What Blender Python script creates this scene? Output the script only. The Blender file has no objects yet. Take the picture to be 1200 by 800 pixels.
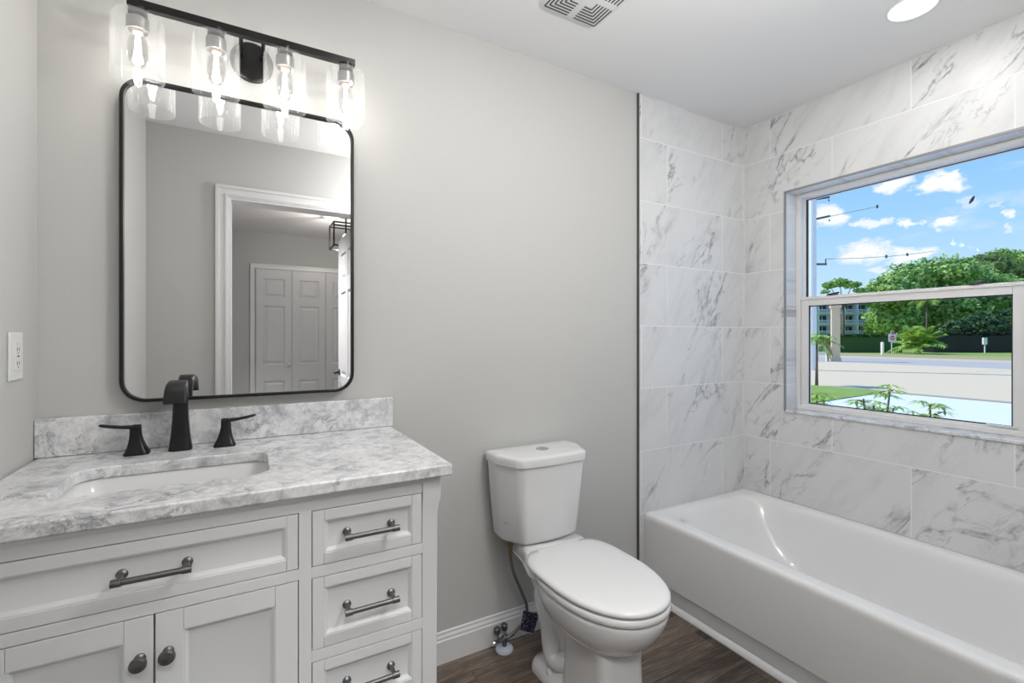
import bpy, bmesh, math, random
from mathutils import Vector, Matrix
random.seed(7)
S = bpy.context.scene
C = S.collection
PI = math.pi
# ------------------------------------------------------------------ camera
YAW = 0.5126058
cam_d = bpy.data.cameras.new('camera'); cam = bpy.data.objects.new('camera', cam_d); C.objects.link(cam)
cam.location = (0, 0, 1.2448); cam.rotation_euler = (PI/2, 0, -YAW)
cam_d.sensor_width = 36; cam_d.lens = 550.86/1200*36; cam_d.shift_y = -4.34/1200
cam_d.clip_start = 0.01; cam_d.clip_end = 1000
S.camera = cam
S.view_settings.view_transform = 'Standard'; S.view_settings.look = 'None'
S.view_settings.exposure = 0.07; S.view_settings.gamma = 1.0; S.view_settings.use_curve_mapping = False

# ------------------------------------------------------------------ node helpers
def lin(h):
    h = h.lstrip('#'); v = [int(h[i:i+2], 16)/255 for i in (0, 2, 4)]
    return tuple([(c/12.92 if c <= .04045 else ((c+.055)/1.055)**2.4) for c in v]) + (1,)
class NT:
    def __init__(s, t): s.t = t; s.n = t.nodes; s.l = t.links; s.n.clear()
    def new(s, typ, **kw):
        n = s.n.new(typ)
        for k, v in kw.items():
            if k == 'i':
                for kk, vv in v.items():
                    if isinstance(vv, bpy.types.NodeSocket): s.l.new(vv, n.inputs[kk])
                    else: n.inputs[kk].default_value = vv
            else: setattr(n, k, v)
        return n
    def math(s, op, a, b=0.0, c=0.0, clamp=False):
        n = s.new('ShaderNodeMath', operation=op, use_clamp=clamp)
        for i, v in enumerate((a, b, c)):
            if isinstance(v, bpy.types.NodeSocket): s.l.new(v, n.inputs[i])
            else: n.inputs[i].default_value = v
        return n.outputs[0]
    def vmath(s, op, a, b):
        n = s.new('ShaderNodeVectorMath', operation=op)
        for i, v in enumerate((a, b)):
            if isinstance(v, bpy.types.NodeSocket): s.l.new(v, n.inputs[i])
            else: n.inputs[i].default_value = v
        return n.outputs[0]
    def mix(s, f, a, b):
        n = s.new('ShaderNodeMix', data_type='RGBA')
        for i, v in ((0, f), (6, a), (7, b)):
            if isinstance(v, bpy.types.NodeSocket): s.l.new(v, n.inputs[i])
            else: n.inputs[i].default_value = v
        return n.outputs[2]
    def ramp(s, f, stops):
        n = s.new('ShaderNodeValToRGB'); s.l.new(f, n.inputs[0]); r = n.color_ramp
        while len(r.elements) < len(stops): r.elements.new(.5)
        for e, (p, c) in zip(r.elements, stops):
            e.position = p; e.color = c if len(c) == 4 else tuple(c)+(1,)
        return n.outputs[0]
    def noise(s, vec, scale, detail=4, rough=.5, dist=0, col=False):
        n = s.new('ShaderNodeTexNoise', i={'Scale': scale, 'Detail': detail, 'Roughness': rough, 'Distortion': dist})
        if vec is not None: s.l.new(vec, n.inputs['Vector'])
        return n.outputs['Color' if col else 'Fac']
def g(v): return (v, v, v, 1)
def bsdf_out(t, **i):
    b = t.new('ShaderNodeBsdfPrincipled', i=i); o = t.new('ShaderNodeOutputMaterial'); t.l.new(b.outputs[0], o.inputs[0]); return b
def M(name):
    m = bpy.data.materials.new(name); m.use_nodes = True; return m, NT(m.node_tree)
def simple(name, col, rough=.5, metal=0.0, spec=.5, bump=0, bscale=200, coat=0, var=0):
    m, t = M(name)
    if isinstance(col, str): col = lin(col)
    geo = t.new('ShaderNodeTexCoord').outputs['Object']
    c = col
    if var:
        n = t.noise(geo, 3, 4)
        c = t.mix(n, tuple(x*(1-var) for x in col[:3])+(1,), tuple(min(1, x*(1+var)) for x in col[:3])+(1,))
    b = bsdf_out(t, **{'Base Color': c, 'Roughness': rough, 'Metallic': metal, 'Specular IOR Level': spec, 'Coat Weight': coat})
    if bump:
        n = t.noise(geo, bscale, 3)
        bp = t.new('ShaderNodeBump', i={'Strength': bump, 'Distance': .002, 'Height': n}); t.l.new(bp.outputs[0], b.inputs['Normal'])
    return m

# ------------------------------------------------------------------ world: daylight sky with clouds
w = bpy.data.worlds.new('sky'); S.world = w; w.use_nodes = True
t = NT(w.node_tree)
vec = t.new('ShaderNodeTexCoord').outputs['Generated']
sep = t.new('ShaderNodeSeparateXYZ', i={0: vec})
el = sep.outputs[2]
skyc = t.ramp(el, [(0.0, lin('dcf0ff')), (.08, lin('c3e4ff')), (.2, lin('a2d3ff')), (.36, lin('80bdff')), (.6, lin('5fa8f5')), (1, lin('3f86dd'))])
az = t.math('ARCTAN2', sep.outputs[0], sep.outputs[1]); ele = t.math('ARCSINE', el)
wob = t.noise(t.vmath('MULTIPLY', vec, (1, 1, 1.6)), 22, 6, .62, 0, True)
ws = t.new('ShaderNodeSeparateXYZ', i={0: wob})
azw = t.math('MULTIPLY_ADD', t.math('SUBTRACT', ws.outputs[0], .5), .10, az); elw = t.math('MULTIPLY_ADD', t.math('SUBTRACT', ws.outputs[1], .5), .055, ele)
# (azimuth, elevation, half width, half height, strength) of each cloud, in radians
CL = [(1.2526, 0.2389, 0.0238, 0.0174, 1.00), (1.2682, 0.2468, 0.0115, 0.0132, 1.00), (1.1932, 0.2496, 0.0263, 0.0127, 0.95), (1.1066, 0.2129, 0.0274, 0.0196, 0.90), (1.1629, 0.1922, 0.0288, 0.0087, 0.80), (1.2116, 0.1837, 0.0149, 0.0083, 0.95), (1.2536, 0.1758, 0.0198, 0.0094, 1.00), (1.3238, 0.1753, 0.0095, 0.0075, 0.85), (1.1583, 0.1449, 0.0394, 0.0203, 1.00), (1.2211, 0.1365, 0.0335, 0.0138, 0.90), (1.1844, 0.1127, 0.0200, 0.0071, 0.60), (1.2815, 0.2004, 0.0094, 0.0104, 0.40), (1.3289, 0.1574, 0.0051, 0.0050, 0.50), (1.3151, 0.1903, 0.0053, 0.0050, 0.40)]
cmx = None
for (a0, e0, wa, we, st) in CL:
    dx = t.math('DIVIDE', t.math('SUBTRACT', azw, a0), wa); dy = t.math('DIVIDE', t.math('SUBTRACT', elw, e0), we)
    dd = t.math('SQRT', t.math('ADD', t.math('MULTIPLY', dx, dx), t.math('MULTIPLY', dy, dy)))
    mk = t.math('MULTIPLY', t.math('MULTIPLY_ADD', dd, -1.8, 2.1, clamp=True), st)
    cmx = mk if cmx is None else t.math('MAXIMUM', cmx, mk)
cn2 = t.noise(t.vmath('MULTIPLY', vec, (1, 1, 2.4)), 9, 7, .6)
cmx = t.math('MAXIMUM', cmx, t.ramp(cn2, [(.60, g(0)), (.75, g(.35))]))
skyc = t.mix(cmx, skyc, (1, 1, 1, 1))
bg = t.new('ShaderNodeBackground', i={'Color': skyc, 'Strength': 1.0})
o = t.new('ShaderNodeOutputWorld'); t.l.new(bg.outputs[0], o.inputs[0])

# ------------------------------------------------------------------ sun, ceiling lamps, and fill lamps added to brighten the rooms
def light(name, typ, loc, power, rot=(0, 0, 0), color=(1, 1, 1), **kw):
    d = bpy.data.lights.new(name, typ); d.energy = power; d.color = color
    for k, v in kw.items(): setattr(d, k, v)
    o = bpy.data.objects.new(name, d); C.objects.link(o); o.location = loc; o.rotation_euler = rot; return o
sun = light('sun', 'SUN', (0, 30, 40), 4.0, color=(1, .96, .9), angle=.01)
sun.rotation_euler = Vector((.45, -.62, -.82)).to_track_quat('-Z', 'Y').to_euler()
light('recessed_lamp_light', 'AREA', (2.093, .77, 2.425), 1.8, shape='DISK', size=.13, color=(1, .98, .95))
light('recessed_fill_light', 'AREA', (.50, 1.02, 2.425), 2.0, shape='DISK', size=.16, color=(1, .98, .95))  # added fill lamp over the vanity, out of view
light('globe_fill_light', 'POINT', (.95, .42, 2.06), 24.5, shadow_soft_size=.09, color=(1, .985, .97))  # added fill lamp by the doorway, lifts walls and ceiling
light('hall_fill_light', 'AREA', (.06, -.66, 2.418), 32, shape='SQUARE', size=.42, spread=math.radians(105), color=(1, .985, .97))  # added fill lamp, reaches the cabinet front through the doorway
light('hall_lamp_light', 'POINT', (.84, -1.45, 2.18), 20, shadow_soft_size=.05, color=(1, .95, .88))

# ------------------------------------------------------------------ geometry helpers
def link(name, bm, mat, parent=None, smooth=False, bevel=0, bseg=2, sub=0, angle=35, loc=None):
    bmesh.ops.recalc_face_normals(bm, faces=bm.faces)
    me = bpy.data.meshes.new(name); bm.to_mesh(me); bm.free()
    for m in (mat if isinstance(mat, (list, tuple)) else [mat]): me.materials.append(m)
    o = bpy.data.objects.new(name, me); C.objects.link(o)
    if parent is not None: o.parent = parent
    if smooth:
        for p in me.polygons: p.use_smooth = True
        if smooth == 'auto': 
            me.set_sharp_from_angle(angle=math.radians(angle))
    if bevel:
        md = o.modifiers.new('bevel', 'BEVEL'); md.width = bevel; md.segments = bseg; md.limit_method = 'ANGLE'; md.angle_limit = math.radians(40)
        for p in me.polygons: p.use_smooth = True
        me.set_sharp_from_angle(angle=math.radians(30)) if not smooth else None
        md.harden_normals = False
    if sub:
        md = o.modifiers.new('sub', 'SUBSURF'); md.levels = sub; md.render_levels = sub
    return o
def tag(o, label=None, cat=None, group=None, kind=None):
    if label: o['label'] = label
    if cat: o['category'] = cat
    if group: o['group'] = group
    if kind: o['kind'] = kind
    return o
def thing(name, label, cat, loc=(0, 0, 0), rz=0, group=None):
    o = bpy.data.objects.new(name, None); C.objects.link(o); o.location = loc; o.rotation_euler = (0, 0, rz)
    o.empty_display_size = .05
    return tag(o, label, cat, group)
def struct(name, bm, mat, **k):
    return tag(link(name, bm, mat, **k), kind='structure')
def B(): return bmesh.new()
def box(bm, x0, x1, y0, y1, z0, z1, mi=0):
    vs = [bm.verts.new((x, y, z)) for z in (z0, z1) for y in (y0, y1) for x in (x0, x1)]
    F = [(0, 2, 3, 1), (4, 5, 7, 6), (0, 1, 5, 4), (2, 6, 7, 3), (0, 4, 6, 2), (1, 3, 7, 5)]
    for f in F:
        ff = bm.faces.new([vs[i] for i in f]); ff.material_index = mi
    return vs
def bx(*a): b = B(); box(b, *a); return b
def tube(bm, pts, r, n=12, caps=True, rs=None):
    pts = [Vector(p) for p in pts]; rings = []
    up = None
    for i, p in enumerate(pts):
        d = (pts[min(i+1, len(pts)-1)]-pts[max(i-1, 0)]).normalized()
        if up is None:
            up = Vector((0, 0, 1)) if abs(d.z) < .9 else Vector((1, 0, 0))
        a = d.cross(up).normalized(); b = a.cross(d).normalized(); up = b
        rr = rs[i] if rs else r
        rings.append([bm.verts.new(p+(a*math.cos(2*PI*k/n)+b*math.sin(2*PI*k/n))*rr) for k in range(n)])
    for A, Bb in zip(rings, rings[1:]):
        for k in range(n): bm.faces.new((A[k], A[(k+1) % n], Bb[(k+1) % n], Bb[k]))
    if caps: bm.faces.new(rings[0]); bm.faces.new(list(reversed(rings[-1])))
def loft(bm, rings, cap0=True, cap1=True):
    R = [[bm.verts.new(p) for p in r] for r in rings]
    n = len(R[0])
    for A, Bb in zip(R, R[1:]):
        for k in range(n): bm.faces.new((A[k], A[(k+1) % n], Bb[(k+1) % n], Bb[k]))
    if cap0: bm.faces.new(R[0])
    if cap1: bm.faces.new(list(reversed(R[-1])))
def lathe(bm, prof, c=(0, 0, 0), n=32, axis='Z', cap0=True, cap1=True):
    rings = []
    for r, h in prof:
        ring = []
        for k in range(n):
            a = 2*PI*k/n; u, v = r*math.cos(a), r*math.sin(a)
            p = {'Z': (u, v, h), 'Y': (u, h, v), 'X': (h, u, v)}[axis]
            ring.append((c[0]+p[0], c[1]+p[1], c[2]+p[2]))
        rings.append(ring)
    loft(bm, rings, cap0, cap1)
def rr(x0, x1, y0, y1, r, z, k=8):
    pts = []
    for cx, cy, a0 in ((x1-r, y1-r, 0), (x0+r, y1-r, PI/2), (x0+r, y0+r, PI), (x1-r, y0+r, 1.5*PI)):
        for i in range(k+1):
            a = a0+PI/2*i/k; pts.append((cx+r*math.cos(a), cy+r*math.sin(a), z))
    return pts
def round_poly(P, rad, k=6):
    out = []; n = len(P)
    for i in range(n):
        p = Vector(P[i]); a = Vector(P[i-1])-p; b = Vector(P[(i+1) % n])-p
        r = rad[i] if isinstance(rad, (list, tuple)) else rad
        la, lb = a.length, b.length; a.normalize(); b.normalize()
        th = a.angle(b); d = min(r/math.tan(th/2), la*.49, lb*.49)
        s, e = p+a*d, p+b*d
        for j in range(k+1):
            q = j/k; out.append((s*(1-q)**2+p*2*q*(1-q)+e*q*q))
    return out
def holed(bm, outer, inner, z0, z1, tf=lambda p: p):
    """plate with a hole: outer, inner 2-D loops, between z0 and z1"""
    def side(z):
        L = []
        for loop in (outer, inner):
            vs = [bm.verts.new(tf((p[0], p[1], z))) for p in loop]
            es = [bm.edges.new((vs[i], vs[(i+1) % len(vs)])) for i in range(len(vs))]
            L.append((vs, es))
        bmesh.ops.triangle_fill(bm, use_beauty=True, edges=L[0][1]+L[1][1])
        return L[0][0], L[1][0]
    a, b = side(z0), side(z1)
    for q, r in zip(a, b):
        for i in range(len(q)): bm.faces.new((q[i], q[(i+1) % len(q)], r[(i+1) % len(r)], r[i]))
def ringbox(bm, y0, y1, z0, z1, w, x0, x1, wb=None, wt=None):
    """rectangular frame standing in a plane of constant x"""
    wb = w if wb is None else wb; wt = w if wt is None else wt
    box(bm, x0, x1, y0, y0+w, z0, z1); box(bm, x0, x1, y1-w, y1, z0, z1)
    box(bm, x0, x1, y0+w, y1-w, z0, z0+wb); box(bm, x0, x1, y0+w, y1-w, z1-wt, z1)
def copy_tree(o, parent=None):
    c = o.copy(); C.objects.link(c); c.parent = parent
    for ch in list(o.children): copy_tree(ch, c)
    return c

# ------------------------------------------------------------------ materials
wall_m = simple('wall_paint', (.585, .582, .562, 1), .75, bump=.12, bscale=260, spec=.25)
ceil_m = simple('ceiling_paint', (.85, .85, .85, 1), .85, spec=.2, bump=.06, bscale=300)
trim_m = simple('white_trim_paint', (.78, .78, .78, 1), .35)
cab_m = simple('cabinet_paint', (.71, .715, .72, 1), .38, spec=.4)
porc_m = simple('white_porcelain', (.78, .78, .78, 1), .12, spec=.5, coat=.3)
seat_m = simple('seat_plastic', (.76, .76, .76, 1), .22)
tub_m = simple('white_tub_enamel', (.86, .86, .86, 1), .14, coat=.4)
black_m = simple('matte_black_metal', (.012, .012, .013, 1), .32, metal=.3)
frame_m = simple('black_frame_metal', (.012, .012, .012, 1), .3, metal=.2)
gun_m = simple('gunmetal', (.17, .17, .17, 1), .36, metal=.85)
chrome_m = simple('chrome', (.7, .7, .7, 1), .12, metal=1)
sock_m = simple('satin_nickel_socket', (.32, .31, .31, 1), .3, metal=.7)
vinyl_m = simple('white_window_vinyl', (.84, .83, .82, 1), .35)
edge_m = simple('dark_metal_edge', (.11, .115, .105, 1), .4, metal=.6)
gedge_m = simple('grey_metal_edge', (.33, .33, .32, 1), .4, metal=.4)
plate_m = simple('white_plate_plastic', (.8, .8, .79, 1), .35)
slot_m = simple('dark_slot', (.05, .05, .05, 1), .6)
rubber_m = simple('black_gasket', (.01, .01, .01, 1), .5)
hall_m = simple('hall_wall_paint', (.52, .52, .51, 1), .8, spec=.2)
door_m = simple('white_door_paint', (.66, .66, .67, 1), .4)

def mirror_mat():
    m, t = M('mirror_silver'); bsdf_out(t, **{'Base Color': (.9, .9, .9, 1), 'Metallic': 1.0, 'Roughness': 0.0}); return m
mirror_m = mirror_mat()
def glass(name, tint, base, edge, rough=0.0):
    m, t = M(name)
    lw = t.new('ShaderNodeLayerWeight', i={'Blend': .35})
    f = t.math('MULTIPLY_ADD', t.math('POWER', lw.outputs['Facing'], 2.2), edge, base, clamp=True)
    tr = t.new('ShaderNodeBsdfTransparent', i={'Color': tint}); gl = t.new('ShaderNodeBsdfGlossy', i={'Color': g(.95), 'Roughness': rough})
    mx = t.new('ShaderNodeMixShader'); t.l.new(f, mx.inputs[0]); t.l.new(tr.outputs[0], mx.inputs[1]); t.l.new(gl.outputs[0], mx.inputs[2])
    o = t.new('ShaderNodeOutputMaterial'); t.l.new(mx.outputs[0], o.inputs[0]); return m
pane_m = glass('window_glass', (.985, .995, .99, 1), .004, .2)
shade_m = None
bulb_m = glass('clear_bulb_glass', (.99, .99, .985, 1), .04, .4)
def hazy(name, base, edge, haze):
    m, t = M(name)
    lw = t.new('ShaderNodeLayerWeight', i={'Blend': .35}); fc = lw.outputs['Facing']
    f = t.math('MULTIPLY_ADD', t.math('POWER', fc, 2.6), edge, base, clamp=True)
    tr = t.new('ShaderNodeBsdfTransparent', i={'Color': g(.995)}); gl = t.new('ShaderNodeBsdfGlossy', i={'Color': g(1), 'Roughness': .03})
    df = t.new('ShaderNodeBsdfDiffuse', i={'Color': g(.95)}); tl = t.new('ShaderNodeBsdfTranslucent', i={'Color': g(.95)})
    dm = t.new('ShaderNodeMixShader', i={0: .5}); t.l.new(df.outputs[0], dm.inputs[1]); t.l.new(tl.outputs[0], dm.inputs[2])
    hz = t.new('ShaderNodeMixShader', i={0: t.math('MULTIPLY_ADD', t.math('POWER', fc, 2.0), haze*2.5, haze, clamp=True)}); t.l.new(tr.outputs[0], hz.inputs[1]); t.l.new(dm.outputs[0], hz.inputs[2])
    mx = t.new('ShaderNodeMixShader'); t.l.new(f, mx.inputs[0]); t.l.new(hz.outputs[0], mx.inputs[1]); t.l.new(gl.outputs[0], mx.inputs[2])
    o = t.new('ShaderNodeOutputMaterial'); t.l.new(mx.outputs[0], o.inputs[0]); return m
def emit(name, col, st):
    m, t = M(name); e = t.new('ShaderNodeEmission', i={'Color': col, 'Strength': st}); o = t.new('ShaderNodeOutputMaterial'); t.l.new(e.outputs[0], o.inputs[0]); return m
shade_m = hazy('clear_shade_glass', .03, .45, .035)
fil_m = emit('glowing_filament', (1, .93, .82, 1), 18)
lens_m = emit('lit_lamp_lens', (1, .99, .97, 1), 4)
hfil_m = emit('hall_bulb_glow', (1, .92, .7, 1), 8)

def marble_tile(name, axis, bw, offs, x_ref, z_ref, flipv=1):
    """large polished marble-look tiles, running bond, white grout. axis: world axis along the wall"""
    m, t = M(name)
    pos = t.new('ShaderNodeNewGeometry').outputs['Position']
    sp = t.new('ShaderNodeSeparateXYZ', i={0: pos})
    h = sp.outputs[0 if axis == 'X' else 1]
    u = t.math('SUBTRACT', h, x_ref); v = t.math('SUBTRACT', sp.outputs[2], z_ref)
    cv = t.new('ShaderNodeCombineXYZ', i={0: u, 1: v, 2: 0.0}).outputs[0]
    br = t.new('ShaderNodeTexBrick', offset=offs, offset_frequency=2, squash=1.0,
               i={'Vector': cv, 'Color1': g(0), 'Color2': g(1), 'Mortar': g(.5), 'Scale': 1.0, 'Mortar Size': .0017, 'Mortar Smooth': .1, 'Bias': 0.0, 'Brick Width': bw, 'Row Height': .3075})
    rnd = t.math('MULTIPLY', t.new('ShaderNodeRGBToBW', i={0: br.outputs['Color']}).outputs[0], 37.0)
    uu = t.math('MULTIPLY', u, flipv)
    a = 0.98   # veins climb to the right
    r1 = t.math('ADD', t.math('MULTIPLY', uu, math.cos(a)), t.math('MULTIPLY', v, math.sin(a)))
    r2 = t.math('SUBTRACT', t.math('MULTIPLY', v, math.cos(a)), t.math('MULTIPLY', uu, math.sin(a)))
    p = t.new('ShaderNodeCombineXYZ', i={0: t.math('MULTIPLY', r1, .5), 1: t.math('MULTIPLY', r2, 1.35), 2: rnd}).outputs[0]
    # strong thin veins
    n1 = t.noise(p, 2.6, 7, .58, .6)
    d1 = t.math('ABSOLUTE', t.math('SUBTRACT', n1, .5))
    v1 = t.ramp(d1, [(0, g(1)), (.007, g(.55)), (.022, g(0))])
    n1b = t.noise(t.vmath('ADD', p, (2, 9, 4)), 5.5, 7, .6, .5)
    v1 = t.math('MAXIMUM', v1, t.ramp(t.math('ABSOLUTE', t.math('SUBTRACT', n1b, .5)), [(0, g(.5)), (.006, g(.25)), (.016, g(0))]))
    mk = t.ramp(t.noise(p, 3.4, 3, .5), [(.48, g(0)), (.60, g(1))])
    v1 = t.math('MULTIPLY', v1, mk)
    fl = t.ramp(t.noise(p, 26, 4, .7), [(.38, g(.25)), (.62, g(1))])
    v1 = t.math('MULTIPLY', v1, fl)
    # soft broad veils
    n2 = t.noise(t.vmath('ADD', p, (7, 3, 1)), 2.2, 6, .6, .5)
    d2 = t.math('ABSOLUTE', t.math('SUBTRACT', n2, .48))
    v2 = t.ramp(d2, [(0, g(.55)), (.05, g(.15)), (.12, g(0))])
    v2 = t.math('MULTIPLY', v2, t.ramp(t.noise(p, 12, 5, .7), [(.35, g(.2)), (.7, g(1))]))
    base = t.mix(t.noise(p, 3, 4), lin('e8e8e8'), lin('dcdddd'))
    c = t.mix(t.math('MULTIPLY', v2, .42), base, lin('a4a4a6'))
    c = t.mix(t.math('MULTIPLY', v1, .88), c, lin('55535a'))
    c = t.mix(br.outputs['Fac'], c, lin('f6f6f6'))
    b = bsdf_out(t, **{'Base Color': c, 'Roughness': t.math('MULTIPLY_ADD', br.outputs['Fac'], .35, .4), 'Specular IOR Level': .5})
    bp = t.new('ShaderNodeBump', invert=True, i={'Strength': .35, 'Distance': .001, 'Height': br.outputs['Fac']}); t.l.new(bp.outputs[0], b.inputs['Normal'])
    return m
ZTOP = 2.44-.214
Z0 = ZTOP-8*.3075        # a row boundary below the floor
# row parity: row index counted from Z0; row 8 is the cut top row (even)
tile_b = marble_tile('marble_tile_back', 'X', .61, .295, 1.864-.61*8, Z0)
tile_r = marble_tile('marble_tile_side', 'Y', .628, .5, 1.235-.628*8, Z0, flipv=-1)

def carrara():
    m, t = M('carrara_marble')
    p = t.new('ShaderNodeNewGeometry').outputs['Position']
    w1 = t.noise(p, 7, 6, .6, 0, True)
    pw = t.vmath('ADD', p, t.vmath('MULTIPLY', w1, (.12, .12, .12)))
    n1 = t.noise(pw, 13, 10, .68, .2)
    cloud = t.ramp(n1, [(.34, g(1)), (.42, g(.5)), (.50, g(.12)), (.58, g(0))])
    n3 = t.noise(pw, 45, 6, .72)
    c = t.mix(cloud, lin('eeeeef'), lin('b0b1b6'))
    d_ = t.math('ABSOLUTE', t.math('SUBTRACT', t.noise(pw, 9, 9, .68, .8), .5))
    sp = t.ramp(d_, [(0, g(1)), (.014, g(.45)), (.04, g(0))])
    sp = t.math('MULTIPLY', sp, t.ramp(t.noise(p, 12, 5, .6), [(.44, g(0)), (.62, g(1))]))
    c = t.mix(t.math('MULTIPLY', sp, .8), c, lin('63646b'))
    c = t.mix(t.ramp(n3, [(.36, g(.42)), (.56, g(0))]), c, lin('9a9ba1'))
    bsdf_out(t, **{'Base Color': c, 'Roughness': .2, 'Coat Weight': .15}); return m
carr_m = carrara()

def wood_floor():
    m, t = M('dark_wood_plank')
    pos = t.new('ShaderNodeNewGeometry').outputs['Position']
    sp = t.new('ShaderNodeSeparateXYZ', i={0: pos})
    cv = t.new('ShaderNodeCombineXYZ', i={0: t.math('ADD', sp.outputs[0], 5.37), 1: t.math('ADD', sp.outputs[1], 6.02), 2: 0.0}).outputs[0]
    br = t.new('ShaderNodeTexBrick', offset=.37, offset_frequency=2, i={'Vector': cv, 'Color1': g(0), 'Color2': g(1), 'Mortar': g(.5), 'Scale': 1.0, 'Mortar Size': .0009, 'Mortar Smooth': 0.0, 'Brick Width': .92, 'Row Height': .125})
    rnd = t.new('ShaderNodeRGBToBW', i={0: br.outputs['Color']}).outputs[0]
    p = t.vmath('MULTIPLY', cv, (1, 9, 1)); p = t.vmath('ADD', p, t.new('ShaderNodeCombineXYZ', i={0: t.math('MULTIPLY', rnd, 9), 1: 0.0, 2: t.math('MULTIPLY', rnd, 31)}).outputs[0])
    n1 = t.noise(p, 3.2, 8, .65, 1.2); n2 = t.noise(t.vmath('MULTIPLY', p, (1, 4, 1)), 9, 5, .7)
    c = t.ramp(n1, [(.28, lin('352f2c')), (.44, lin('594f49')), (.56, lin('7a6d63')), (.72, lin('a39484'))])
    c = t.mix(t.ramp(n2, [(.40, g(.75)), (.56, g(0))]), c, lin('2b2523'))
    c = t.mix(t.math('MULTIPLY', t.math('POWER', rnd, 1.5), .25), c, lin('94816f'))
    c = t.mix(1.0, c, c); mlt = t.new('ShaderNodeVectorMath', operation='SCALE', i={0: c, 'Scale': t.math('MULTIPLY_ADD', rnd, .72, .48)}); c = mlt.outputs[0]
    c = t.mix(br.outputs['Fac'], c, lin('1d1715'))
    b = bsdf_out(t, **{'Base Color': c, 'Roughness': .42, 'Specular IOR Level': .4})
    bp = t.new('ShaderNodeBump', i={'Strength': .15, 'Distance': .001, 'Height': n2}); t.l.new(bp.outputs[0], b.inputs['Normal'])
    return m
floor_m = wood_floor()

# ------------------------------------------------------------------ room shell
XL, XR, YB, YF, H = -.487, 2.49, 1.707, .12, 2.44
YT = 1.699              # face of the tile on the back wall
XT = 1.664              # where the tile begins
struct('floor', bx(-1.6, 2.7, -2.80, 1.85, -.1, 0), floor_m)
struct('ceiling', bx(-1.6, 2.7, -2.80, 1.85, H, H+.15), ceil_m)
struct('wall_back', bx(XL-.12, 2.7, YB, YB+.14, 0, H), wall_m)
struct('wall_back_tile', bx(XT+.003, XR, YT, YB, 0, H), tile_b)
struct('wall_left', bx(XL-.12, XL, .0, YB, 0, H), wall_m)
WY0, WY1, WZ0, WZ1 = .578, 1.462, .852, 2.014
b = B()
for (y0, y1, z0, z1) in ((0, WY0, 0, H), (WY1, YB, 0, H), (WY0, WY1, 0, WZ0), (WY0, WY1, WZ1, H)):
    box(b, XR, 2.60, y0, y1, z0, z1, 0); box(b, 2.60, 2.70, y0, y1, z0, z1, 1)
struct('wall_right', b, [tile_r, simple('exterior_stucco', (.6, .58, .52, 1), .9, bump=.3, bscale=80)])
# wall with the doorway the photograph is taken from
DX0, DX1, DZ = -.095, .662, 2.075
b = B(); box(b, XL-.12, DX0, 0, YF, 0, H); box(b, DX1, XR, 0, YF, 0, H); box(b, DX0, DX1, 0, YF, DZ, H)
struct('wall_front', b, wall_m)
struct('wall_front_tile', bx(1.664, XR, YF, YF+.05, 0, H), tile_b)
# hall
struct('wall_hall_left', bx(-1.6, -1.48, -2.7, 0, 0, H), hall_m)
struct('wall_hall_right', bx(2.0, 2.12, -2.7, 0, 0, H), hall_m)
struct('wall_hall_far', bx(-1.6, 2.7, -2.82, -2.70, 0, H), hall_m)
# door casing round the doorway (bathroom side) and jamb lining
def casing(name, x0, x1, zt, y, d, w=.062, prof=True):
    b = B()
    for (a, c, dd) in ((0, w, .012), (w*.12, w*.3, .017), (w*.72, w, .02)):
        ya, yb = sorted((y, y+d*dd))
        box(b, x0-c, x0-a, ya, yb, 0, zt+a); box(b, x1+a, x1+c, ya, yb, 0, zt+a); box(b, x0-c, x1+c, ya, yb, zt+a, zt+c)
    return struct(name, b, trim_m, bevel=.0015)
casing('trim_1', DX0, DX1, DZ, YF, 1, .068)
b = B(); box(b, DX0, DX0+.012, -.005, YF+.005, 0, DZ); box(b, DX1-.012, DX1, -.005, YF+.005, 0, DZ); box(b, DX0+.012, DX1-.012, -.005, YF+.005, DZ-.012, DZ)
struct('trim_2', b, trim_m)
# tile edge strips
struct('trim_3', bx(XT-.002, XT+.004, YT-.004, YB, 0, H), edge_m)
b = B()
box(b, XR-.005, XR+.004, WY1-.001, WY1+.007, WZ0, WZ1+.008); box(b, XR-.005, XR+.004, WY0-.007, WY0+.001, WZ0, WZ1+.008); box(b, XR-.005, XR+.004, WY0+.001, WY1-.001, WZ1-.001, WZ1+.008)
struct('trim_4', b, gedge_m)
# white bead of caulk where tile meets ceiling, corner and tub
b = B(); box(b, XT, XR, YT-.003, YT, H-.004, H); box(b, XR-.003, XR, YF, YT, H-.004, H); box(b, XR-.003, XR, YT-.003, YT, .385, H)
struct('trim_5', b, trim_m)
# baseboards
def baseboard(name, x0, x1, y, z=.118):
    P = [(0, 0), (.014, 0), (.014, z*.72), (.0105, z*.76), (.0105, z*.83), (.006, z*.90), (.006, z*.97), (.003, z), (0, z)]
    b = B(); loft(b, [[(x, y-d, zz) for d, zz in P] for x in (x0, x1)])
    return struct(name, b, trim_m)
baseboard('baseboard_back', .43, XT-.004, YB)
b = B(); loft(b, [[(1.702-d, y, zz) for d, zz in [(0, 0), (.020, 0), (.020, .006), (.015, .016), (.006, .022), (0, .023)]] for y in (.17, YT)])
struct('trim_6', b, trim_m)
b = B(); box(b, XL, XL+.013, YF+.0, 1.05, 0, .118); struct('baseboard_left', b, trim_m, bevel=.003)
# sill slab
struct('trim_7', bx(XR-.008, 2.60, WY0, WY1, WZ0-.002, WZ0+.012), carr_m, bevel=.004, bseg=3)

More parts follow.
